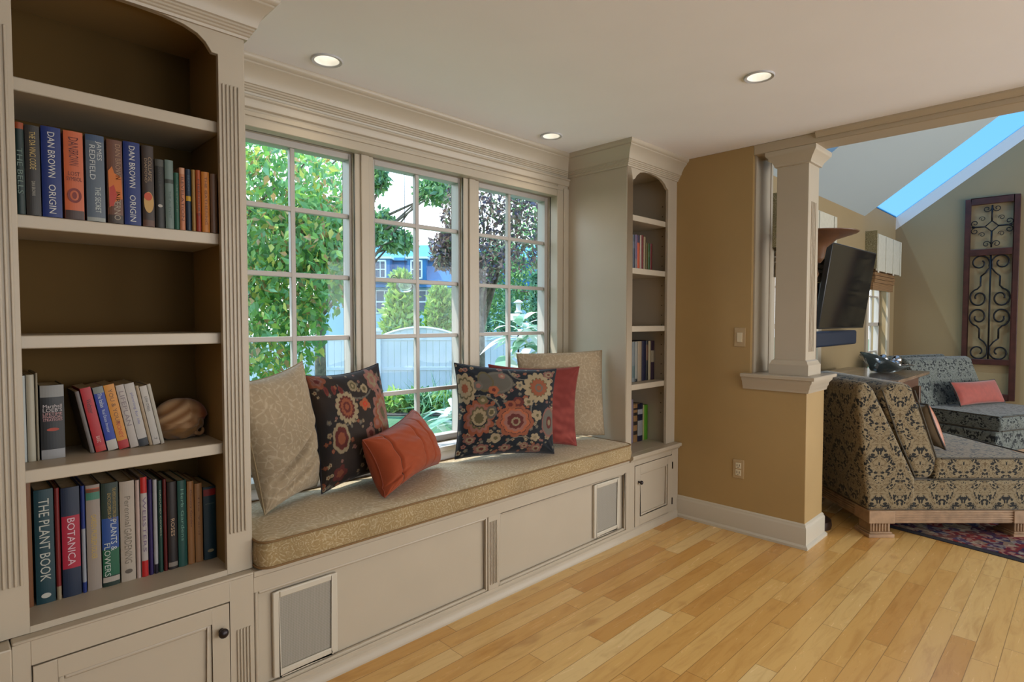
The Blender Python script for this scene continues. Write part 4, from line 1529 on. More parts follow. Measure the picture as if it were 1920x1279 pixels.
def pillow(name, label, TLc, TRc, BRc, BLc, T, colf=None, mat=None, group=None, N=90, pinch=0.07, slump=0.25, ears=1.0, seed=1, fold=None, wr=1.0, pipe=None, power=0.42):
    TLc, TRc, BRc, BLc = [np.array(p, float) for p in (TLc, TRc, BRc, BLc)]
    cen = (TLc + TRc + BRc + BLc) / 4
    nrm = np.cross((TRc - TLc) + (BRc - BLc), (TLc - BLc) + (TRc - BRc))
    nrm /= np.linalg.norm(nrm)
    if nrm @ (np.array([-3.55, -1.98, 1.33]) - cen) < 0:
        nrm = -nrm
    base = np.array([cen[0], cen[1], min(p[2] for p in (TLc, TRc, BRc, BLc))])
    s = np.linspace(-1, 1, N + 1)
    # denser near edges
    s = np.sin(s * pi / 2 * 0.85) / np.sin(pi / 2 * 0.85)
    Sg, Tg = np.meshgrid(s, s)
    Sf, Tf = Sg.ravel(), Tg.ravel()
    # pinched outline
    Sp = Sf * (1 - pinch * (1 - Tf ** 2) * np.abs(Sf) ** 2)
    Tp = Tf * (1 - pinch * (1 - Sf ** 2) * np.abs(Tf) ** 2)
    u = (Sp + 1) / 2
    v = (Tp + 1) / 2
    P = ((1 - u) * (1 - v))[:, None] * BLc + (u * (1 - v))[:, None] * BRc + ((1 - u) * v)[:, None] * TLc + (u * v)[:, None] * TRc
    prof = ((1 - Sf ** 2).clip(0) * (1 - Tf ** 2).clip(0)) ** power
    prof *= 1 - slump * Tf * 0.6
    wrk = hashnoise(Sf * 1.0, Tf, seed, 7) * 0.06 + hashnoise(Sf, Tf, seed + 1, 16) * 0.025
    corner = np.abs(Sf * Tf) ** 2
    ang = np.arctan2(1 - np.abs(Tf), 1 - np.abs(Sf) + 1e-6)
    pucker = 0.05 * np.sin(ang * 14) * corner * (1 - np.maximum(np.abs(Sf), np.abs(Tf)) ** 8)
    wrk = (wrk * (1 - np.maximum(np.abs(Sf), np.abs(Tf)) ** 6) + pucker) * wr
    if fold is not None:
        wrk += fold(Sf, Tf)
    front = P + nrm * (T * (prof * 0.5 + wrk * 0.5))[:, None]
    back = P - nrm * (T * prof * 0.42)[:, None]
    lim = 0.592
    for A in (front, back):
        low_ = A[:, 2] < lim
        A[low_, 2] = lim - (lim - A[low_, 2]) * 0.0
    vs = np.vstack([front, back]) - base
    M = N + 1
    fs = []
    for j in range(N):
        for i in range(N):
            a = j * M + i
            fs.append((a, a + 1, a + M + 1, a + M))
            o_ = M * M
            fs.append((o_ + a, o_ + a + M, o_ + a + M + 1, o_ + a + 1))
    rt = thing(name, label, 'pillow', tuple(base), group=group)
    me = bpy.data.meshes.new('pillow_cover')
    me.from_pydata([tuple(p) for p in vs], [], fs)
    if colf is not None:
        c = colf(Sf, Tf) * 0.86
        ca = me.color_attributes.new('Col', 'FLOAT_COLOR', 'POINT')
        arr = np.ones((len(vs), 4), dtype=np.float32)
        arr[:M * M, :3] = c
        arr[M * M:, :3] = c
        ca.data.foreach_set('color', arr.ravel())
    bm = bmesh.new()
    bm.from_mesh(me)
    bmesh.ops.remove_doubles(bm, verts=bm.verts, dist=2e-5)
    bmesh.ops.recalc_face_normals(bm, faces=bm.faces)
    bm.to_mesh(me)
    bm.free()
    me.polygons.foreach_set('use_smooth', [True] * len(me.polygons))
    me.materials.append(mat or VCOL)
    o = bpy.data.objects.new('pillow_cover', me)
    COL.objects.link(o)
    o.parent = rt
    if pipe is not None:
        idx = [i for i in range(M)] + [j * M + N for j in range(1, M)] + [N * M + i for i in range(N - 1, -1, -1)] + [j * M for j in range(N - 1, 0, -1)]
        pts = [tuple((front[i] + back[i]) / 2 - base) for i in idx[::2]]
        m = MB()
        m.tube(pts, 0.0032, 6, closed=True)
        obj('pillow_piping', m, pipe, rt, smooth=True, local=True)
    return rt


DPIPE = plain('dark_pillow_edge', srgb(30, 30, 40), 0.8)
OPIPE = plain('orange_pillow_edge', srgb(130, 56, 32), 0.7)
RPIPE = plain('red_pillow_edge', srgb(120, 38, 34), 0.7)
BPIPE = plain('beige_pillow_edge', srgb(140, 122, 92), 0.8)


def beige_fold(S_, T_):
    d = (T_ + 0.35 - 0.35 * (S_ + 0.2))
    d2 = (T_ + 0.62 - 0.25 * S_)
    return -0.34 * np.exp(-(d / 0.06) ** 2) * (1 - S_ ** 2).clip(0) - 0.26 * np.exp(-(d2 / 0.05) ** 2) * (1 - S_ ** 2).clip(0) + 0.16 * np.exp(-((d - .13) / 0.09) ** 2) * (1 - S_ ** 2).clip(0)


def puff_seams(S_, T_):
    o_ = np.zeros_like(S_)
    for x in (-0.72, 0.0, 0.36, 0.80):
        o_ -= 0.10 * np.exp(-((S_ - x) / 0.025) ** 2) * (1 - T_ ** 2).clip(0) ** .5
    d = (T_ + 0.62 - 0.5 * (S_ + .8))
    o_ -= 0.10 * np.exp(-(d / 0.06) ** 2) * np.clip(-S_ - .35, 0, 1) * 2
    return o_


pillow('beige_pillow', 'large beige brocade pillow at the left end, half hidden by the tall bookcase',
       (-2.765, 0.285, 1.090), (-2.425, 0.445, 1.150), (-2.40, 0.375, 0.615), (-2.69, 0.205, 0.60), 0.19, mat=BEIGE, fold=beige_fold, seed=3, pipe=BPIPE, N=110)
pillow('floral_pillow', 'dark floral pillow left of the window seat centre, behind the orange lumbar pillow',
       (-2.432, 0.405, 1.090), (-2.046, 0.450, 1.120), (-2.00, 0.385, 0.615), (-2.415, 0.300, 0.60), 0.19, colf=floral_left, seed=5, pipe=DPIPE, N=170, pinch=0.09)
pillow('orange_lumbar_pillow', 'small burnt orange lumbar pillow with dark seams lying on the cushion',
       (-2.278, 0.20, 0.820), (-1.87, 0.42, 0.880), (-1.775, 0.335, 0.610), (-2.255, 0.070, 0.60), 0.24, colf=orange_silk, fold=puff_seams, seed=6, N=170, pinch=0.13, slump=0.15, pipe=OPIPE, power=0.36)
pillow('beige_pillow', 'large beige brocade pillow in the right corner, behind the red pillow',
       (-1.110, 0.440, 1.128), (-0.605, 0.195, 1.138), (-0.615, 0.165, 0.615), (-1.065, 0.420, 0.62), 0.11, mat=BEIGE, seed=8, pipe=BPIPE, N=100, pinch=0.03)
pillow('red_pillow', 'rose red pillow tucked between the floral and beige pillows at the right',
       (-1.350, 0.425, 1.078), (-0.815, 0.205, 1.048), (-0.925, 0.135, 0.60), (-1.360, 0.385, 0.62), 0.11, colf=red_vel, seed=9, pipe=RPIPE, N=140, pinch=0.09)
pillow('floral_pillow', 'dark floral pillow with rust medallion facing the room at the right',
       (-1.600, 0.420, 1.100), (-1.072, 0.165, 1.052), (-1.170, 0.095, 0.600), (-1.660, 0.345, 0.61), 0.18, colf=floral_right, seed=12, pipe=DPIPE, N=190, pinch=0.075, ears=1)

# ------------------------------------------------------------------ great room beyond
XG = 5.0
YT = -0.17
SL = 0.727


def roofz(y, off=0):
    return 2.45 + SL * (YT - y) + off


yr = -3.0
mb = MB()
mb.prism([(YT, 0), (YT, 2.45), (yr, roofz(yr)), (-5.2, 2.45), (-5.2, 0)], XG, XG + 0.12, 'X')
struct(obj('wall_gable', mb, TAN2), 'pale tan gable wall of the room beyond')
mb = MB()
wins = [(1.13, 2.15, 0.62, 1.93), (3.80, 4.62, 0.62, 1.93)]
holed(mb, 0.30, XG + 0.12, -0.6, 2.45, wins, YT, 0.0)
mb.box(3.63, XG, YT, 0.0, 2.45, 2.62)
struct(obj('wall_television', mb, TAN2), 'pale tan wall carrying the television')
# roof slopes with skylight openings (built in plan cells)
sk = [(0.45, 1.545, -2.6, -0.30), (3.63, 5.0, -2.6, YT)]
mb = MB()
xs = sorted({0.17, XG + 0.12, *[a for s_ in sk for a in s_[:2]]})
ys = sorted({yr, YT, *[a for s_ in sk for a in s_[2:]]})
for i in range(len(xs) - 1):
    for j in range(len(ys) - 1):
        cx, cy = (xs[i] + xs[i + 1]) / 2, (ys[j] + ys[j + 1]) / 2
        if any(s_[0] < cx < s_[1] and s_[2] < cy < s_[3] for s_ in sk):
            continue
        a, b, c, d = xs[i], xs[i + 1], ys[j], ys[j + 1]
        vs = [(x, y, roofz(y, o_)) for o_ in (0, 0.16) for y in (c, d) for x in (a, b)]
        mb.add(vs, [(0, 2, 3, 1), (4, 5, 7, 6), (0, 1, 5, 4), (2, 6, 7, 3), (0, 4, 6, 2), (1, 3, 7, 5)])
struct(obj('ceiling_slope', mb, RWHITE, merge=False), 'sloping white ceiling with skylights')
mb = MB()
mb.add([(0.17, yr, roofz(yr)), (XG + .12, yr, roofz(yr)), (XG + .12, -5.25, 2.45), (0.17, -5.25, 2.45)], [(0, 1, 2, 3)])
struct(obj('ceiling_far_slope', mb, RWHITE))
for k, (a, b, c, d) in enumerate(sk):
    m = MB()
    m.add([(a, c, roofz(c, .15)), (b, c, roofz(c, .15)), (b, d, roofz(d, .15)), (a, d, roofz(d, .15))], [(0, 1, 2, 3)])
    g = obj('window_%d' % (6 + k), m, SKYG)
    struct(g, 'skylight pane in the sloping ceiling')
m = MB()
m.add([(XG - .002, YT, roofz(YT)), (XG - .002, -2.6, roofz(-2.6)), (XG - .002, -2.6, roofz(-2.6, .15)), (XG - .002, YT, roofz(YT, .15))], [(0, 1, 2, 3)])
struct(obj('trim_10', m, plain('skylight_well', (0.68, 0.66, 0.63), 0.7)), 'white side of the skylight well')
# windows of the television wall
for k, (a, b, c, d) in enumerate(wins):
    m = MB()
    frame_boxes(m, a, b, c, d, 0.035, -0.10, -0.05)
    mid = (c + d) / 2
    m.box(a, b, -0.10, -0.05, mid - 0.02, mid + 0.02)
    for q in (1, 2):
        xx = a + (b - a) * q / 3
        m.box(xx - 0.010, xx + 0.010, -0.085, -0.065, c, d)
    for zq in (c + (mid - c) / 2, mid + (d - mid) / 2):
        m.box(a, b, -0.085, -0.065, zq - 0.009, zq + 0.009)
    w = struct(obj('window_%d' % (4 + k), m, WINW), ['far room window glimpsed left of the column', 'far room window right of the television'][k])
    g = MB()
    g.add([(a, -.075, c), (b, -.075, c), (b, -.075, d), (a, -.075, d)], [(0, 1, 2, 3)])
    obj('window_glass', g, GLASS, w)
    m = MB()
    frame_boxes(m, a - 0.09, b + 0.09, c - 0.02, d + 0.08, 0.09, YT - 0.02, YT)
    obj('window_casing', m, TRIM, w)
# valances and woven shades
VALF = plain('valance_cloth', (0.46, 0.44, 0.36), 0.85, noise=0.06, nscale=30)
VALS = paisley('valance_olive_print', (0.24, 0.21, 0.11), (0.38, 0.34, 0.22), (0.12, 0.10, 0.05), 22.0)
SHADE, t = newmat('woven_wood_shade')
tc = t.n('TexCoord')
wv = t.n('TexWave', {'Vector': tc.outputs['Object'], 'Scale': 26.0, 'Distortion': 0.4}, bands_direction='Z')
t.bsdf(t.ramp(wv.outputs[0], [(0.2, (0.10, 0.05, 0.02)), (0.8, (0.30, 0.17, 0.07))]), 0.8)
for k, (a, b, c, d) in enumerate(wins):
    r = thing('window_valance', ['boxed valance over the window glimpsed left of the column', 'pale boxed valance over the window right of the television'][k], 'valance', ((a + b) / 2, YT - 0.1, 1.85))
    m = MB()
    zt_ = 2.26
    xa, xb = a - 0.12, b + 0.14
    m.box(xa, xb, YT - 0.115, YT - 0.100, 1.86, zt_)
    for q in range(4):
        xx = xa + 0.02 + (xb - xa - 0.1) * q / 3
        m.box(xx, xx + 0.05, YT - 0.122, YT - 0.114, 1.84 + 0.01 * (q % 2), zt_ - 0.005)
    obj('valance_front', m, VALF, r, bev=0.003)
    m = MB()
    m.box(xa - 0.012, xa, YT - 0.115, YT, 1.88, zt_ + 0.03)
    obj('valance_return', m, VALS, r)
    m = MB()
    m.box(xb, xb + 0.012, YT - 0.115, YT, 1.86, zt_)
    m.box(xa, xb, YT - 0.1, YT, zt_ - 0.01, zt_)
    obj('valance_top', m, VALF, r)
    r = thing('woven_shade', ['brown woven shade under the valance left of the column', 'brown woven shade under the pale valance by the television'][k], 'window shade', ((a + b) / 2, YT - 0.05, 1.75))
    m = MB()
    for q in range(4):
        m.box(a - 0.03, b + 0.03, YT - 0.075 - 0.006 * (q % 2), YT - 0.03, 1.74 + q * 0.04, 1.775 + q * 0.04)
    m.box(a - 0.03, b + 0.03, YT - 0.06, YT - 0.03, 1.66, 1.74)
    obj('shade_folds', m, SHADE, r)

# television on its bracket, leaning forward
r = thing('television', 'black flat television tilted forward on the far wall', 'television', (2.30, -0.33, 1.25))
m = MB()
tilt = 0.10
m.obox((1.690, -0.335, 1.250), (1.20, -0.03, 0), (0, 0.045, 0.006), (0, -tilt, 0.715))
SCREEN, t = newmat('television_screen')
t.bsdf((0.006, 0.006, 0.007), 0.09, spec=0.8)
obj('casing', m, plain('tv_black', (0.012, 0.012, 0.014), 0.35), r, bev=0.006)
m = MB()
m.obox((1.70, -0.3375, 1.262), (1.18, -0.0295, 0), (0, 0.001, 0), (0, -tilt * 0.966, 0.691))
obj('screen', m, SCREEN, r)
m = MB()
m.box(2.15, 2.42, -0.30, -0.171, 1.45, 1.75)
obj('wall_bracket', m, BLACK, r)
r = thing('soundbar', 'dark blue black soundbar mounted below the television', 'speaker', (2.45, -0.23, 1.08))
m = MB()
m.box(1.75, 3.05, -0.27, -0.172, 1.085, 1.225)
obj('soundbar_body', m, plain('soundbar_blue', (0.010, 0.020, 0.045), 0.5), r, bev=0.02, seg=3)

# console table
WOOD = plain('dark_walnut', (0.085, 0.048, 0.028), 0.28, noise=0.45, nscale=9)
r = thing('console_table', 'dark wood console table below the television', 'table', (2.2, -0.6, 0))
m = MB()
m.box(1.62, 2.76, -0.93, -0.27, 0.84, 0.87)
obj('tabletop', m, plain('walnut_top', (0.17, 0.115, 0.075), 0.18, noise=0.4, nscale=7), r, bev=0.006)
m = MB()
m.box(1.70, 2.70, -0.86, -0.31, 0.74, 0.84)
obj('apron', m, WOOD, r, bev=0.004)
for x in (1.75, 2.64):
    for y in (-0.88, -0.36):
        m = MB()
        m.box(x, x + 0.055, y, y + 0.055, 0.0, 0.74)
        obj('leg', m, WOOD, r, bev=0.004)
m = MB()
m.box(1.77, 2.68, -0.84, -0.33, 0.16, 0.19)
obj('lower_shelf', m, WOOD, r)

# glass leaf bowl with silver balls
BX, BY, BZ = 2.30, -0.68, 0.8705
r = thing('glass_bowl', 'shallow fluted glass bowl holding silver balls on the console', 'bowl', (BX, BY, BZ))
m = MB()
n = 40
vs = []
rings_ = [(0.05, 0.0), (0.10, 0.012), (0.16, 0.05), (0.20, 0.070), (0.195, 0.073), (0.155, 0.056), (0.098, 0.018), (0.0, 0.008)]
for rr, zz in rings_:
    for k in range(n):
        a = 2 * pi * k / n
        f = 1 + (0.10 * cos(5 * a) if zz > 0.065 else 0)
        zf = zz * (1 + 1.5 * max(0, cos(a - 2.4))) if zz > 0.04 else zz
        vs.append((rr * f * cos(a), rr * f * sin(a), zf))
fs = [(i * n + k, i * n + (k + 1) % n, (i + 1) * n + (k + 1) % n, (i + 1) * n + k) for i in range(len(rings_) - 1) for k in range(n)]
m.add(vs, fs)
obj('bowl_body', m, CGLASS, r, smooth=True, local=True)
ballp = [(0, 0, .045), (.085, .01, .06), (-.08, .03, .07), (.02, -.085, .065), (-.05, -.07, .07), (.04, .08, .065), (.0, .01, .118), (-.06, .06, .12), (.155, -.06, .105), (.13, .07, .10)]
blab = ['in the centre of the glass bowl', 'right of centre low in the glass bowl', 'left low in the glass bowl', 'near side of the glass bowl', 'near left in the glass bowl', 'far side of the glass bowl', 'on top of the middle one in the glass bowl', 'at the upper left of the glass bowl', 'resting on the near right rim of the glass bowl', 'resting on the far right rim of the glass bowl']
for i, (x, y, z) in enumerate(ballp):
    m = MB()
    m.sphere((0, 0, 0), 0.040, 20, 12)
    o = obj('silver_ball', m, CHROME, None, smooth=True)
    o.location = (BX + x, BY + y, BZ + z)
    tag(o, 'shiny silver ball ' + blab[i], 'ornament', 'silver balls in the glass bowl')

# torchiere lamp
LX, LY = 0.445, -0.700
r = thing('floor_lamp', 'bronze torchiere floor lamp behind the column and chair back', 'floor lamp', (LX, LY, 0))
m = MB()
m.lathe([(0.118, 0), (0.122, 0.02), (0.118, 0.05), (0.09, 0.07), (0.03, 0.09), (0.018, 0.11)], LX, LY, 36)
obj('base', m, plain('lamp_base_bronze', (0.035, 0.018, 0.014), 0.4, metal=.3), r, smooth='auto')
m = MB()
m.lathe([(0.013, 0.09), (0.013, 1.60), (0.022, 1.62), (0.013, 1.65), (0.013, 1.70)], LX, LY, 16)
obj('pole', m, plain('lamp_bronze', (0.12, 0.055, 0.025), 0.35, metal=.5), r, smooth='auto')
m = MB()
m.lathe([(0.03, 1.69), (0.05, 1.72), (0.062, 1.785), (0.12, 1.835), (0.200, 1.860), (0.232, 1.870), (0.240, 1.876), (0.232, 1.878), (0.115, 1.848), (0.055, 1.79), (0.0, 1.74)], LX, LY, 48)
obj('bowl_shade', m, plain('torchiere_bowl', (0.11, 0.050, 0.024), 0.35, noise=.2, nscale=12), r, smooth=True)

# iron and wood wall panel
r = thing('iron_wall_panel', 'tall dark red wooden frame with black iron scrollwork on the gable wall', 'wall decor', (XG - 0.04, -1.1, 0.42))
PW = plain('dark_red_wood', (0.05, 0.013, 0.009), 0.45, noise=0.3, nscale=14)
ya, yb_ = -0.862, -1.350     # left and right edges as seen
za, zb_ = 0.42, 2.715
xf0, xf1 = XG - 0.045, XG - 0.012


def ybox(m, y0, y1, z0, z1):
    m.box(xf0, xf1, min(y0, y1), max(y0, y1), z0, z1)


m = MB()
fw = 0.055
ybox(m, ya, ya - fw, za, zb_)
ybox(m, yb_ + fw, yb_, za, zb_)
for z0, z1 in ((zb_ - 0.075, zb_), (2.060, 2.135), (0.815, 0.880), (za, za + 0.07)):
    ybox(m, ya - fw, yb_ + fw, z0, z1)
obj('frame', m, PW, r, bev=0.004)
xi = XG - 0.03
yc = (ya + yb_) / 2
hw_ = (ya - yb_) / 2 - fw


def spiral(cy, cz, r0, a0, turns, sgn, n=26, r1=0.25):
    out_ = []
    for i in range(n + 1):
        f = i / n
        a = radians(a0) + sgn * f * turns * 2 * pi
        rr = r0 * (1 - f * (1 - r1))
        out_.append((xi, cy + rr * cos(a), cz + rr * sin(a)))
    return out_


m = MB()
R_ = 0.0088
m.tube([(xi, yc, 0.88), (xi, yc, 2.06)], R_, 6)
zc1 = (0.88 + 2.06) / 2
for sy in (-1, 1):
    for sz in (-1, 1):
        def Q(u_, v_):      # u across (0 centre..1 edge), v from the panel middle outwards 0..1
            return (xi, yc + sy * u_ * hw_, zc1 + sz * v_ * 0.59)
        # inner C scroll: from near the centre line out around and into a spiral
        cyc, czc, rad = 0.52, 0.19, 0.44
        pts = [Q(0.45, 0.60), Q(0.45, 0.42)]
        for i in range(34):
            f = i / 33
            a = radians(80 - 455 * f)
            rr = rad * (1 - 0.66 * f ** 1.3)
            pts.append(Q(0.52 + rr * cos(a) * 1.0 - 0.0 * f, 0.185 + rr * sin(a) * 0.40))
        m.tube(pts, R_, 6)
        pts = [Q(0.45, 0.60), Q(0.22, 0.67), Q(0.05, 0.76)]
        for i in range(30):
            f = i / 29
            a = radians(200 - 430 * f)
            rr = 0.46 * (1 - 0.66 * f ** 1.2)
            pts.append(Q(0.50 + rr * cos(a), 0.86 + rr * sin(a) * 0.34))
        m.tube(pts, R_, 6)
obj('scrollwork', m, BLACK, r, smooth=True)
m = MB()
zc2 = (2.135 + 2.64) / 2
hh = 0.25
for (dy, dz) in ((1, 0), (-1, 0), (0, 1), (0, -1)):
    L = hw_ if dy else hh
    m.tube([(xi, yc + dy * 0.05, zc2 + dz * 0.05), (xi, yc + dy * L * 0.95, zc2 + dz * L * 0.95)], R_, 6)
    for sgn in (-1, 1):
        oy, oz = yc + dy * L * 0.80, zc2 + dz * L * 0.80
        cy_, cz_ = oy + (0 if dy else sgn * 0.045), oz + (sgn * 0.045 if dy else 0)
        m.tube(spiral(cy_, cz_, 0.038, -90 * sgn if dy else (180 if sgn > 0 else 0), 1.2, 1 if (dy + dz) * sgn > 0 else -1, 20), 0.0045, 5)
for a in range(4):
    c1 = (xi, yc + (0.06, 0, -0.06, 0)[a], zc2 + (0, 0.06, 0, -0.06)[a])
    a2 = (a + 1) % 4
    c2 = (xi, yc + (0.06, 0, -0.06, 0)[a2], zc2 + (0, 0.06, 0, -0.06)[a2])
    m.tube([c1, c2], 0.006, 5)
    k1, k2 = (1, 1, -1, -1)[a], (1, 1, -1, -1)[(a + 3) % 4]
    m.tube(spiral(yc + k2 * 0.085, zc2 + (1 if a in (0, 1) else -1) * 0.09, 0.03, 0, 1.2, 1, 16), 0.0035, 5)
obj('upper_scrollwork', m, BLACK, r, smooth=True)

# ------------------------------------------------------------------ upholstered chairs
CW = plain('pickled_oak', (0.34, 0.215, 0.125), 0.5, noise=0.25, nscale=18)


def arm_chair(label, O, uax, vax, width, fabric, depth=0.98):
    """local x = from back to front (u), local y = across (v)"""
    ang = math.atan2(uax[1], uax[0])
    r = thing('armless_chair', label, 'chair', (O[0], O[1], 0), (0, 0, ang))
    W_ = width
    m = MB()
    D = depth
    # rails
    for (x0, x1, y0, y1) in ((-0.03, D, 0.0, 0.03), (-0.03, D, W_ - 0.03, W_), (-0.05, -0.02, 0.0, W_), (D - 0.03, D, 0.0, W_)):
        m.box(x0, x1, y0, y1, 0.088, 0.165)
    for q in range(5):
        z = 0.098 + q * 0.0145
        m.box(0.0, D, -0.006, 0.001, z, z + 0.007)
        m.box(D - 0.001, D + 0.006, 0.0, W_, z, z + 0.007)
        m.box(-0.056, -0.049, 0.0, W_, z, z + 0.007)
    obj('rail', m, CW, r, local=True, bev=0.0015)
    for fx in (-0.058, D - 0.155):
        for fy in (-0.012, W_ - 0.143):
            m = MB()
            for (z0, z1, e0) in ((0.0, 0.022, 0.0), (0.022, 0.032, 0.010), (0.032, 0.088, 0.018), (0.088, 0.166, 0.0)):
                m.box(fx + e0, fx + 0.158 - e0, fy + e0, fy + 0.155 - e0, z0, z1)
            for q in range(6):
                xx = fx + 0.03 + q * 0.018
                m.box(xx, xx + 0.008, fy + 0.011, fy + 0.019, 0.036, 0.084)
            obj('leg', m, CW, r, local=True, bev=0.003)
    # base box, back frame (side profile prisms across the width)
    def side(poly, name, y0, y1, bev=0.03, matt=fabric):
        m = MB()
        ny = 8
        m.prism([(p[0], p[1]) for p in poly], y0, y1, 'Y')
        return obj(name, m, matt, r, local=True, bev=bev, seg=4)
    side([(-0.06, 0.166), (D + 0.02, 0.166), (D + 0.02, 0.350), (0.20, 0.350)], 'seat_base', 0.0, W_, 0.018)
    side([(-0.062, 0.168), (0.235, 0.168), (0.225, 0.360), (0.10, 0.62), (-0.040, 0.905), (-0.085, 0.955), (-0.128, 0.945), (-0.143, 0.90)], 'back_frame', -0.004, W_ + 0.004, 0.022)
    side([(0.235, 0.356), (0.010, 0.860), (0.022, 0.915), (0.075, 0.940), (0.155, 0.945), (0.205, 0.925), (0.225, 0.86), (0.292, 0.686), (0.365, 0.486), (0.362, 0.42), (0.33, 0.358)], 'back_cushion', 0.012, W_ - 0.012, 0.028)
    side([(0.34, 0.354), (D + 0.035, 0.354), (D + 0.055, 0.40), (D + 0.05, 0.462), (D + 0.02, 0.488), (0.36, 0.488)], 'seat_cushion', 0.004, W_ - 0.004, 0.024)
    for zz_, xx0 in ((0.360, 0.37), (0.484, 0.385)):
        m = MB()
        m.tube([(xx0, 0.006, zz_), (D + 0.036, 0.006, zz_)], 0.0045, 6)
        m.tube([(D + 0.047, 0.03, zz_), (D + 0.047, W_ - 0.03, zz_)], 0.0045, 6)
        obj('welt', m, plain('dark_welt', (0.06, 0.05, 0.035), 0.8), r, local=True)
    m = MB()
    m.tube([(0.215, 0.014, 0.90), (0.285, 0.014, 0.70), (0.358, 0.014, 0.49)], 0.0045, 6)
    m.tube([(0.02, 0.014, 0.90), (0.12, 0.014, 0.62), (0.232, 0.014, 0.37)], 0.0045, 6)
    obj('welt', m, plain('dark_welt', (0, 0, 0)), r, local=True)
    return r


arm_chair('patterned armless chair in brown and black damask with carved oak feet, nearest the half wall', (0.484 + .02, -1.082 + .02), (RH.x, RH.y), (FH.x, FH.y), 0.92, DAMASK)


def loose_pillow(name, label, loc, ax, up, w, h, T, col, mat2=None, seed=1):
    ax, up = Vector(ax).normalized(), Vector(up).normalized()
    c = Vector(loc)
    TLc = c - ax * w / 2 + up * h / 2
    TRc = c + ax * w / 2 + up * h / 2
    BRc = c + ax * w / 2 - up * h / 2
    BLc = c - ax * w / 2 - up * h / 2
    return TLc, TRc, BRc, BLc


def simple_pillow(name, label, loc, ax, up, w, h, T, mats):
    ax, up = Vector(ax).normalized(), Vector(up).normalized()
    nrm = ax.cross(up).normalized()
    N = 36
    M = N + 1
    r = thing(name, label, 'pillow', loc)
    for side_, mat in ((1, mats[0]), (-1, mats[1])):
        vs = []
        for j in range(M):
            for i in range(M):
                s_, t_ = i / N * 2 - 1, j / N * 2 - 1
                sp_ = s_ * (1 - 0.06 * (1 - t_ ** 2))
                tp_ = t_ * (1 - 0.08 * (1 - s_ ** 2))
                pr_ = (max(0, 1 - s_ ** 2) * max(0, 1 - t_ ** 2)) ** 0.42
                vs.append(ax * sp_ * w / 2 + up * tp_ * h / 2 + nrm * side_ * pr_ * T / 2)
        fs = [(j * M + i, j * M + i + 1, (j + 1) * M + i + 1, (j + 1) * M + i) for j in range(N) for i in range(N)]
        m = MB()
        m.add(vs, fs)
        obj('pillow_front' if side_ == 1 else 'pillow_back', m, mat, r, smooth=True, local=True)
    m = MB()
    pts = []
    for k in range(4 * 16):
        q, f = divmod(k, 16)
        f = f / 16 * 2 - 1
        s_, t_ = [(f, -1), (1, f), (-f, 1), (-1, -f)][q]
        sp_ = s_ * (1 - 0.06 * (1 - t_ ** 2))
        tp_ = t_ * (1 - 0.08 * (1 - s_ ** 2))
        pts.append(ax * sp_ * w / 2 + up * tp_ * h / 2)
    m.tube(pts, 0.006, 6, closed=True)
    obj('pillow_piping', m, plain('dark_taupe_pipe', (0.06, 0.05, 0.045), 0.8), r, smooth=True, local=True)
    return r


SALM = plain('salmon_velvet', srgb(150, 62, 48), 0.7, noise=0.15, nscale=20, sheen=0.4)
ORSI = plain('orange_brown_silk', srgb(158, 86, 48), 0.45, noise=0.25, nscale=8)
TAUP = plain('taupe_silk', srgb(120, 104, 84), 0.5, noise=0.1)
# pillow on the near chair: stands against its back cushion
pO = Vector((0.504, -1.062, 0))
pc = pO + RH * 0.475 + FH * 0.34 + Vector((0, 0, 0.652))
simple_pillow('orange_pillow', 'orange brown pillow leaning on the nearer patterned chair back', pc, FH * 0.8 + RH * 0.1, Vector((0, 0, 1)) - RH * 0.42, 0.40, 0.31, 0.13, (ORSI, TAUP))

# second chair, facing the camera side
ang2 = radians(22)
u2 = (-FH * cos(ang2) + RH * sin(ang2))
v2 = Vector((-u2.y, u2.x, 0))
c2 = Vector((-3.554, -1.978, 0)) + FH * 6.15 + RH * 4.32
arm_chair('blue grey damask armless chair beneath the iron wall panel', (c2 + v2 * -0.52)[:2], (u2.x, u2.y), (v2.x, v2.y), 1.04, DAMASK2)
pc2 = c2 + u2 * 0.50 + v2 * 0.10 + Vector((0, 0, 0.612))
simple_pillow('salmon_pillow', 'salmon velvet lumbar pillow on the blue grey chair', pc2, v2 * 1.0, Vector((0, 0, 1)) - u2 * 0.45, 0.70, 0.24, 0.12, (SALM, SALM))

# rug
RUG, t = newmat('oriental_rug')
tc = t.n('TexCoord')
vo = t.n('TexVoronoi', {'Vector': tc.outputs['Object'], 'Scale': 16.0})
vo2 = t.n('TexVoronoi', {'Vector': tc.outputs['Object'], 'Scale': 45.0})
c = t.ramp(vo.outputs['Color'], [(0.0, (0.03, 0.035, 0.09)), (0.32, (0.25, 0.03, 0.03)), (0.5, (0.34, 0.27, 0.19)), (0.66, (0.16, 0.07, 0.06)), (0.8, (0.06, 0.08, 0.16))], 'CONSTANT')
c = t.mix(0.5, c, t.ramp(vo2.outputs['Color'], [(0.0, (0.35, 0.28, 0.22)), (0.4, (0.12, 0.03, 0.03)), (0.7, (0.02, 0.02, 0.05))], 'CONSTANT'))
t.bsdf(c, 0.95, spec=0.05)
r = thing('area_rug', 'oriental rug with dark border under the patterned chairs', 'rug', (2.0, -2.0, 0))
ra = Vector((0.860, -1.10, 0))
rd1 = (Vector((0.641, -1.729, 0)) - Vector((0.713, -1.31, 0))).normalized()
rd2 = Vector((-rd1.y, rd1.x, 0))
m = MB()
s0 = Vector((0.713, -1.31, 0)) - rd1 * 0.35
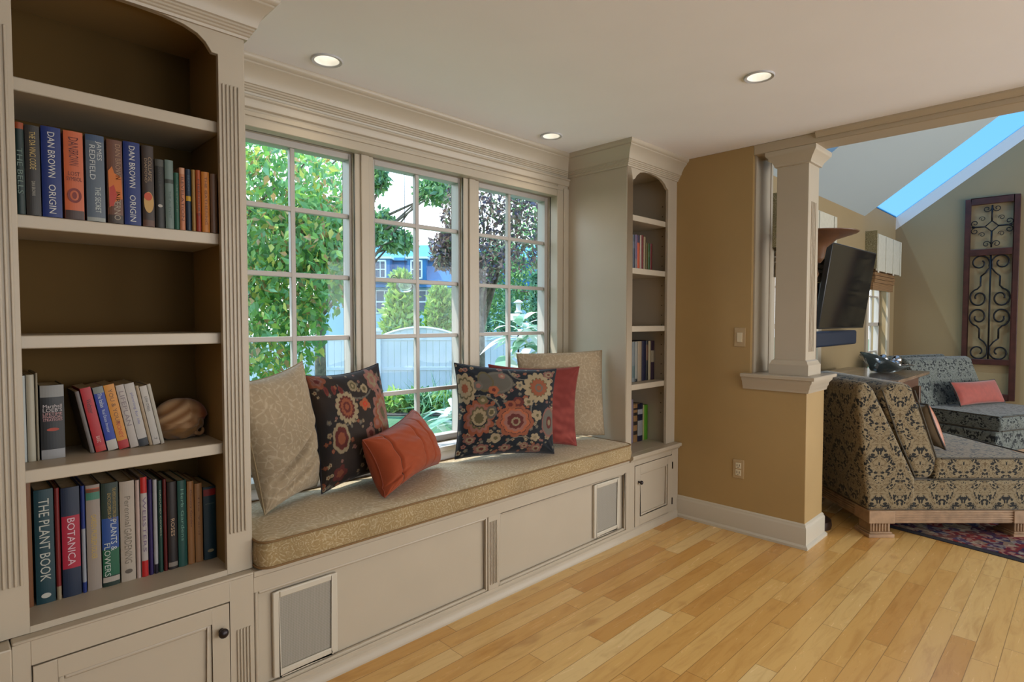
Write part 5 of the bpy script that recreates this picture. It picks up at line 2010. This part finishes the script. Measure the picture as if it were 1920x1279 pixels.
m.obox(s0, rd1 * 2.2, rd2 * 3.0, Vector((0, 0, 0.004)))
obj('rug_border', m, plain('rug_border_black', (0.012, 0.010, 0.016), 0.95), r)
m = MB()
m.obox(s0 + rd1 * 0.05 + rd2 * 0.05 + Vector((0, 0, .001)), rd1 * 2.1, rd2 * 2.9, Vector((0, 0, 0.005)))
obj('rug_field', m, RUG, r)

# ------------------------------------------------------------------ garden
CB = Vector((-3.554, -1.978, 0))


def gp(px, depth, z=0.0):
    """garden point: lateral offset given as a bearing slope (px from frame centre) and a depth along the view axis"""
    p = CB + FH * depth + RH * ((px - 960) / 1091.45 * depth)
    return Vector((p.x, p.y, z))


GZ = -0.55
mb = MB()
mb.box(-40, 60, 0.75, 70, GZ - 0.1, GZ)
tag(obj('lawn', mb, GRASS), 'green lawn outside the windows', 'lawn')
bpy.data.objects['lawn']['kind'] = 'structure'
# unseen eave, added and sized to cut off the sun on the seat
mb = MB()
mb.box(-6.5, 0.3, 0.646, 1.02, 2.42, 2.50)
struct(obj('trim_11', mb, TRIM), 'unseen roof eave added to limit the sun through the windows')


def leaves(N, centers, radii, size, droop=0.3, seed=1, flat=1.0, shell_=0.0):
    rg = np.random.default_rng(seed)
    k = rg.integers(0, len(centers), N)
    C_ = np.array(centers)[k]
    R = np.array(radii)[k]
    d = rg.normal(size=(N, 3))
    d /= np.linalg.norm(d, axis=1)[:, None]
    rad = rg.uniform(shell_, 1, N) ** (1 / 3)
    P = C_ + d * R * rad[:, None]
    a = rg.normal(size=(N, 3))
    a[:, 2] -= droop * 2
    a /= np.linalg.norm(a, axis=1)[:, None]
    b = rg.normal(size=(N, 3))
    b -= (b * a).sum(1)[:, None] * a
    b /= np.linalg.norm(b, axis=1)[:, None]
    n_ = np.cross(a, b)
    L = size * rg.uniform(0.6, 1.2, N)
    Wd = L * 0.5 * flat
    pts = np.stack([P, P + a * (L * .35)[:, None] + b * (Wd * .5)[:, None] + n_ * (L * .06)[:, None], P + a * L[:, None], P + a * (L * .35)[:, None] - b * (Wd * .5)[:, None] + n_ * (L * .06)[:, None]], 1)
    v = pts.reshape(-1, 3)
    f = np.arange(4 * N).reshape(-1, 4)
    return v, f


def leaf_obj(name, v, f, mat, parent=None):
    me = bpy.data.meshes.new(name)
    me.from_pydata(v.tolist(), [], f.tolist())
    me.materials.append(mat)
    o = bpy.data.objects.new(name, me)
    COL.objects.link(o)
    if parent is not None:
        o.parent = parent
        o.matrix_parent_inverse = parent_world(parent).inverted()
    return o


def tree(name, label, base, trunk_h, blobs, N, size, mat, tr=0.08, droop=0.3, seed=1, branches=8, shell_=0.0, cat='tree', group=None):
    """blobs: (centre, (rx,ry,rz))"""
    r = thing(name, label, cat, tuple(base), group=group)
    rg = random.Random(seed)
    m = MB()
    top = Vector((base.x, base.y, base.z + trunk_h))
    m.tube([base, base.lerp(top, .5) + Vector((rg.uniform(-.05, .05), rg.uniform(-.05, .05), 0)), top], [tr, tr * .8, tr * .6], 8)
    for k in range(branches):
        c, rr = blobs[k % len(blobs)]
        e_ = Vector(c) + Vector((rg.uniform(-1, 1) * rr[0], rg.uniform(-1, 1) * rr[1], rg.uniform(-.8, .8) * rr[2])) * .8
        s_ = base.lerp(top, rg.uniform(.6, 1))
        mid = s_.lerp(e_, .5) + Vector((rg.uniform(-.1, .1), rg.uniform(-.1, .1), rg.uniform(0, .2)))
        m.tube([s_, mid, e_], [tr * .35, tr * .22, tr * .07], 6)
    obj('trunk', m, BARK, r, smooth=True)
    v, f = leaves(N, [tuple(c) for c, _ in blobs], [rr for _, rr in blobs], size, droop, seed, shell_=shell_)
    leaf_obj('foliage', v, f, mat, r)
    return r


# near dogwood filling the left window
P0 = gp(400, 5.3, 2.45)
blobs = [(P0, (1.35, 1.2, 1.45)), (gp(560, 5.0, 1.85), (0.50, 0.6, 0.62)), (gp(470, 4.7, 1.25), (0.62, 0.5, 0.55)), (gp(600, 5.4, 2.05), (0.40, 0.45, 0.45)), (gp(520, 5.0, 2.35), (0.62, 0.7, 0.7)), (gp(300, 4.6, 3.3), (1.1, 1.1, 0.9))]
tree('dogwood_tree', 'leafy green tree filling the left window', gp(330, 5.6, GZ), 2.0, blobs, 14500, 0.088, LEAF_D, 0.09, 0.5, 2, 16)
# tree behind it, upper left of the middle window
tree('maple_tree', 'pale leafy branches across the top of the middle window', gp(600, 11, GZ), 3.2, [(gp(712, 10.5, 3.0), (0.32, 0.4, 0.30)), (gp(745, 10.5, 2.75), (0.38, 0.4, 0.20)), (gp(640, 11, 3.3), (0.8, 1.0, 1.2)), (gp(815, 10.0, 3.55), (0.34, 0.4, 0.26)), (gp(705, 10.2, 3.8), (0.25, .25, .25))], 3600, 0.13, LEAF_G, 0.12, 0.3, 5, 22)
tree('plum_tree', 'purple leaved tree between the middle and right windows', gp(900, 8.6, GZ), 2.6, [(gp(862, 8.6, 2.75), (0.26, 0.3, 0.75)), (gp(925, 8.8, 3.1), (0.52, .5, .65)), (gp(985, 9.0, 2.8), (0.42, .5, .8)), (gp(838, 8.7, 2.35), (0.22, .3, .30)), (gp(900, 8.6, 2.2), (.42, .5, .4))], 5200, 0.095, LEAF_P, 0.08, 0.2, 7, 14)
tree('oak_tree', 'green tree seen through the right window', gp(1060, 17, GZ), 2.5, [(gp(940, 17.5, 2.2), (1.0, .7, 1.6)), (gp(1020, 17.5, 3.4), (1.5, 1, 2.6))], 6500, 0.15, LEAF_G, 0.12, 0.2, 9, 10)
# evergreens behind the fence
for i, (px, dep, w_, h_) in enumerate([(752, 15.0, .80, 2.75), (826, 16.7, .88, 2.5)]):
    cs = []
    for q in range(7):
        f = q / 6
        cs.append((gp(px, dep, GZ + .5 + f * (h_ - .5)), (w_ * (1.0 - f * .7), w_ * (1.0 - f * .7), 0.34)))
    tree('arborvitae', ['taller yellow green evergreen shrub behind the arched fence', 'right hand yellow green evergreen shrub behind the arched fence'][i], gp(px, dep, GZ), h_ - .4, cs, 4600, 0.22, LEAF_Y, .06, -.5, 20 + i, 4, .3, 'shrub', 'evergreens behind the fence')
for i, (px, dep, w_, h_) in enumerate([(908, 14.4, .24, 2.2), (952, 14.4, .24, 2.4), (1004, 14.6, .34, 2.7)]):
    cs = []
    for q in range(7):
        f = q / 6
        cs.append((gp(px, dep, GZ + .4 + f * (h_ - .4)), (w_ * (1.0 - f * .7), w_ * (1.0 - f * .7), 0.32)))
    tree('cypress', ['slim bluish evergreen at the left of the right window', 'slim bluish evergreen in the middle of the right window', 'broad evergreen at the right of the right window'][i], gp(px, dep, GZ), h_ - .4, cs, 1900, 0.15, LEAF_E, .05, -.4, 30 + i, 3, .3, 'shrub', 'evergreens in the right window')

# fence: panels between posts, one panel arched
FW = plain('fence_white', (0.62, 0.70, 0.78), 0.5, noise=.04, nscale=3)
FD = 13.2
fx = [430, 570, 709, 866, 1010, 1150]


def fence_panel(label, a, b, arch):
    A, B = gp(a, FD) + RH * .07, gp(b, FD) - RH * .07
    L = (B - A).length
    d = (B - A).normalized()
    nrm_ = Vector((-d.y, d.x, 0))
    r = thing('garden_fence', label, 'fence panel', (A + B) / 2 + Vector((0, 0, GZ)), group='white garden fence')
    m = MB()
    nb = int(L / 0.145)
    for i in range(nb):
        x0 = i * L / nb
        xc = (x0 + L / nb / 2) / L * 2 - 1
        zt_ = 0.93 + (0.20 * (1 - xc * xc) if arch else 0)
        m.obox(A + d * (x0 + .002) + Vector((0, 0, GZ + 0.05)), d * (L / nb - .006), nrm_ * 0.02, Vector((0, 0, zt_ - GZ - 0.05)))
    obj('boards', m, FW, r)
    m = MB()
    for z in (GZ + .12, 0.18, 0.86):
        m.obox(A + Vector((0, 0, z)) - nrm_ * .015, d * L, nrm_ * 0.05, Vector((0, 0, 0.07)))
    obj('rail', m, FW, r)
    m = MB()
    pts = []
    for i in range(17):
        xc = i / 16 * 2 - 1
        pts.append(A + d * (L * i / 16) + nrm_ * .01 + Vector((0, 0, 0.95 + (0.20 * (1 - xc * xc) if arch else 0))))
    m.tube(pts, 0.035, 6)
    obj('top_cap', m, FW, r)


labels = ['fence panel behind the leaves at the far left', 'white fence panel behind the lower leaves of the left window', 'white fence panel with arched top in the middle window', 'white fence panel in the right window', 'white fence panel right of the right window']
for i in range(5):
    fence_panel(labels[i], fx[i], fx[i + 1], i == 2)
for i, px in enumerate(fx):
    A = gp(px, FD)
    r = thing('fence_post', ['fence post at the far left', 'fence post behind the tree leaves', 'white fence post left of the arched panel', 'white fence post right of the arched panel', 'fence post at the right window edge', 'fence post beyond the right window'][i], 'fence post', A + Vector((0, 0, GZ)), group='white fence posts')
    m = MB()
    m.obox(A - RH * .065 - FH * .085 + Vector((0, 0, GZ)), RH * .13, FH * .13, Vector((0, 0, 1.60)))
    obj('post', m, FW, r)
    m = MB()
    m.obox(A - RH * .085 - FH * .105 + Vector((0, 0, GZ + 1.60)), RH * .17, FH * .17, Vector((0, 0, 0.04)))
    m.obox(A - RH * .05 - FH * .07 + Vector((0, 0, GZ + 1.64)), RH * .10, FH * .10, Vector((0, 0, 0.05)))
    obj('post_cap', m, FW, r)

# hosta row along the fence
hl = ['at the left end of the bed', 'second from the left in the bed', 'in the middle of the bed', 'second from the right in the bed', 'at the right end of the bed']
for i, px in enumerate([700, 742, 786, 830, 874]):
    c = gp(px, 11.7, GZ)
    r = thing('hosta', 'yellow green leafy plant ' + hl[i], 'plant', tuple(c), group='leafy plants in the fence bed')
    v, f = leaves(600, [tuple(c + Vector((0, 0, .22)))], [(.22, .24, .24)], 0.15, 0.1, 50 + i, 1.5, .2)
    leaf_obj('foliage', v, f, LEAF_Y if i != 2 else LEAF_G, r)
mb = MB()
mb.obox(gp(560, 11.25, GZ), RH * 5.2, FH * 1.7, Vector((0, 0, 0.03)))
tag(obj('garden_bed', mb, plain('bed_soil', (0.07, 0.06, 0.05), .95, noise=.4, nscale=5)), 'dark soil bed along the fence', 'garden bed')

# grasses behind the middle window, pale plants close to the glass
r = thing('ornamental_grass', 'blue green arching grass clump outside the middle window', 'plant', tuple(gp(800, 9.2, GZ)))
v, f = leaves(46, [tuple(gp(815, 9.2, -.05))], [(.40, .40, .22)], 0.50, -0.6, 61, .07)
leaf_obj('foliage', v, f, LEAF_E, r)


def star_plant(label, c, R, n, seed, L=0.26):
    rg = random.Random(seed)
    r = thing('variegated_plant', label, 'plant', (c.x, c.y, GZ))
    m = MB()
    m.tube([(c.x, c.y, GZ), (c.x + .02, c.y, (GZ + c.z) / 2), (c.x, c.y, c.z)], [.016, .013, .008], 6)
    obj('stem', m, plain('green_stem', (.12, .25, .08), .7), r)
    m = MB()
    for k in range(n):
        a = rg.uniform(0, 2 * pi)
        el = rg.uniform(-.3, .9)
        o_ = Vector((c.x, c.y, c.z)) + Vector((rg.uniform(-1, 1) * R[0], rg.uniform(-1, 1) * R[1], rg.uniform(-1, 1) * R[2]))
        d = Vector((cos(a) * cos(el), sin(a) * cos(el), sin(el)))
        side_ = d.cross(Vector((0, 0, 1))).normalized()
        l_ = L * rg.uniform(.6, 1.1)
        pts = []
        w_ = l_ * .17
        for q in range(6):
            f_ = q / 5
            p_ = o_ + d * l_ * f_ + Vector((0, 0, -0.45 * l_ * f_ * f_))
            ww = w_ * math.sin(pi * min(1, f_ * .92 + .08)) * .9 + .002
            pts.append((p_ - side_ * ww, p_ + side_ * ww))
        vs = [p for pr_ in pts for p in pr_]
        m.add(vs, [(2 * q, 2 * q + 1, 2 * q + 3, 2 * q + 2) for q in range(5)])
    obj('foliage', m, LEAF_W, r, smooth=True)


star_plant('white edged leafy plant outside the right window', gp(985, 4.75, 1.12), (.17, .14, .22), 80, 3, .28)
star_plant('low white edged plant just beyond the middle window sill', gp(862, 4.5, .52), (.16, .14, .12), 40, 5, .28)

# white shape modelled in place of a lamp reflection, and a glass cup on hooks
r = thing('lamp_reflection_shape', 'small white shape on a pole, standing in for a lamp reflection in the right window', 'reflection stand-in', tuple(gp(972, 7.0, GZ)))
m = MB()
c = gp(972, 7.0)
m.tube([(c.x, c.y, GZ), (c.x, c.y, 1.42)], .012, 6)
obj('pole', m, BLACK, r)
m = MB()
m.lathe([(.015, 1.40), (.045, 1.41), (.048, 1.425), (.028, 1.44), (.028, 1.52), (.062, 1.535), (.012, 1.57)], c.x, c.y, 20)
obj('reflection_body', m, plain('reflection_white', (.75, .78, .80), .4), r, smooth='auto')
gx, gy = -1.62, 0.84
r = thing('hanging_glass', 'clear glass cup on black scroll hooks hung outside the middle window', 'reflection stand-in', (gx, gy, 1.49))
m = MB()
m.lathe([(0.0, 1.485), (.030, 1.488), (.052, 1.515), (.048, 1.545), (.042, 1.552), (.040, 1.545), (.045, 1.518), (.024, 1.495), (0, 1.492)], gx, gy, 28)
obj('glass_cup', m, CGLASS, r, smooth=True)
m = MB()
m.tube([(gx - .05, gy, 1.560), (gx + .05, gy, 1.560)], .005, 6)
m.tube([(gx, gy, 1.552), (gx, gy, 1.60), (gx, gy, 2.42)], .0015, 5)
for sg in (-1, 1):
    pts = []
    for i in range(18):
        a = i / 17 * 1.6 * 2 * pi
        rr = .024 * (1 - i / 24)
        pts.append((gx + sg * (.075 - rr * cos(a)), gy, 1.560 + rr * sin(a)))
    m.tube(pts, .003, 5)
obj('hook', m, BLACK, r, smooth=True)

# blue grey neighbouring house
HB = plain('blue_shingles', (0.035, 0.17, 0.40), 0.8, noise=.12, nscale=2)
HBL = plain('blue_roof', (0.10, 0.33, 0.56), 0.8, noise=.1, nscale=2)
HWc = plain('house_white', (0.70, 0.78, 0.86), 0.6)
HG = plain('house_window_glass', (0.04, 0.09, 0.16), 0.15)
D0 = 26.0
r = thing('neighbour_house', 'blue shingled house with white dormer windows beyond the fence', 'house', tuple(gp(790, D0 + 3, GZ)))
A = gp(600, D0)
Bq = gp(1012, D0)
Lh = (Bq - A).length


def hb(m, x0, x1, y0, y1, z0, z1):
    m.obox(A + RH * x0 + FH * y0 + Vector((0, 0, z0)), RH * (x1 - x0), FH * (y1 - y0), Vector((0, 0, z1 - z0)))


m = MB()
hb(m, 0, Lh, 0, 7, GZ, 2.76)
obj('wall', m, plain('house_siding', (0.30, 0.50, 0.66), .7), r)
m = MB()
vs = []
for x, in ((-0.4,), (Lh + .4,)):
    for y, z in ((-0.5, 2.75), (0.15, 4.05), (3.5, 5.05), (7, 4.05), (7.4, 2.75)):
        p = A + RH * x + FH * y
        vs.append((p.x, p.y, z))
m.add(vs, [(0, 5, 6, 1), (0, 1, 2, 3, 4), (5, 9, 8, 7, 6), (3, 8, 9, 4), (0, 4, 9, 5)])
obj('mansard_roof', m, HB, r)
m = MB()
m.add([vs[1], vs[6], vs[7], vs[2], vs[3], vs[8]], [(0, 1, 2, 3), (3, 2, 5, 4)])
for v_ in range(len(m.v)):
    x, y, z = m.v[v_]
    m.v[v_] = (x, y, z + .03)
hb(m, -.45, Lh + .45, -.1, .2, 3.95, 4.08)
obj('upper_roof', m, HBL, r)
for px in (720, 786, 900, 965):
    xx = (px - 600) / 1091.45 * D0
    m = MB()
    hb(m, xx - .40, xx + .40, -.62, .3, 2.95, 4.0)
    d = obj('dormer', m, HB, r)
    m = MB()
    hb(m, xx - .50, xx + .50, -.72, .2, 3.97, 4.06)
    hb(m, xx - .26, xx - .20, -.68, -.6, 3.1, 3.92)
    hb(m, xx + .20, xx + .26, -.68, -.6, 3.1, 3.92)
    hb(m, xx - .26, xx + .26, -.68, -.6, 3.85, 3.92)
    hb(m, xx - .26, xx + .26, -.68, -.6, 3.1, 3.17)
    hb(m, xx - .26, xx + .26, -.67, -.6, 3.49, 3.53)
    hb(m, xx - .015, xx + .015, -.67, -.6, 3.1, 3.92)
    obj('dormer_frame', m, HWc, d)
    m = MB()
    hb(m, xx - .22, xx + .22, -.64, -.61, 3.12, 3.88)
    obj('dormer_pane', m, HG, d)
for px in (722, 800):
    xx = (px - 600) / 1091.45 * D0
    m = MB()
    hb(m, xx - .42, xx + .42, -.06, 0, 1.6, 2.65)
    w_ = obj('house_window', m, HWc, r)
    m = MB()
    for sx in (-.36, .03):
        for sz in (1.66, 2.16):
            hb(m, xx + sx, xx + sx + .33, -.08, -.05, sz, sz + .43)
    obj('window_pane', m, HG, w_)
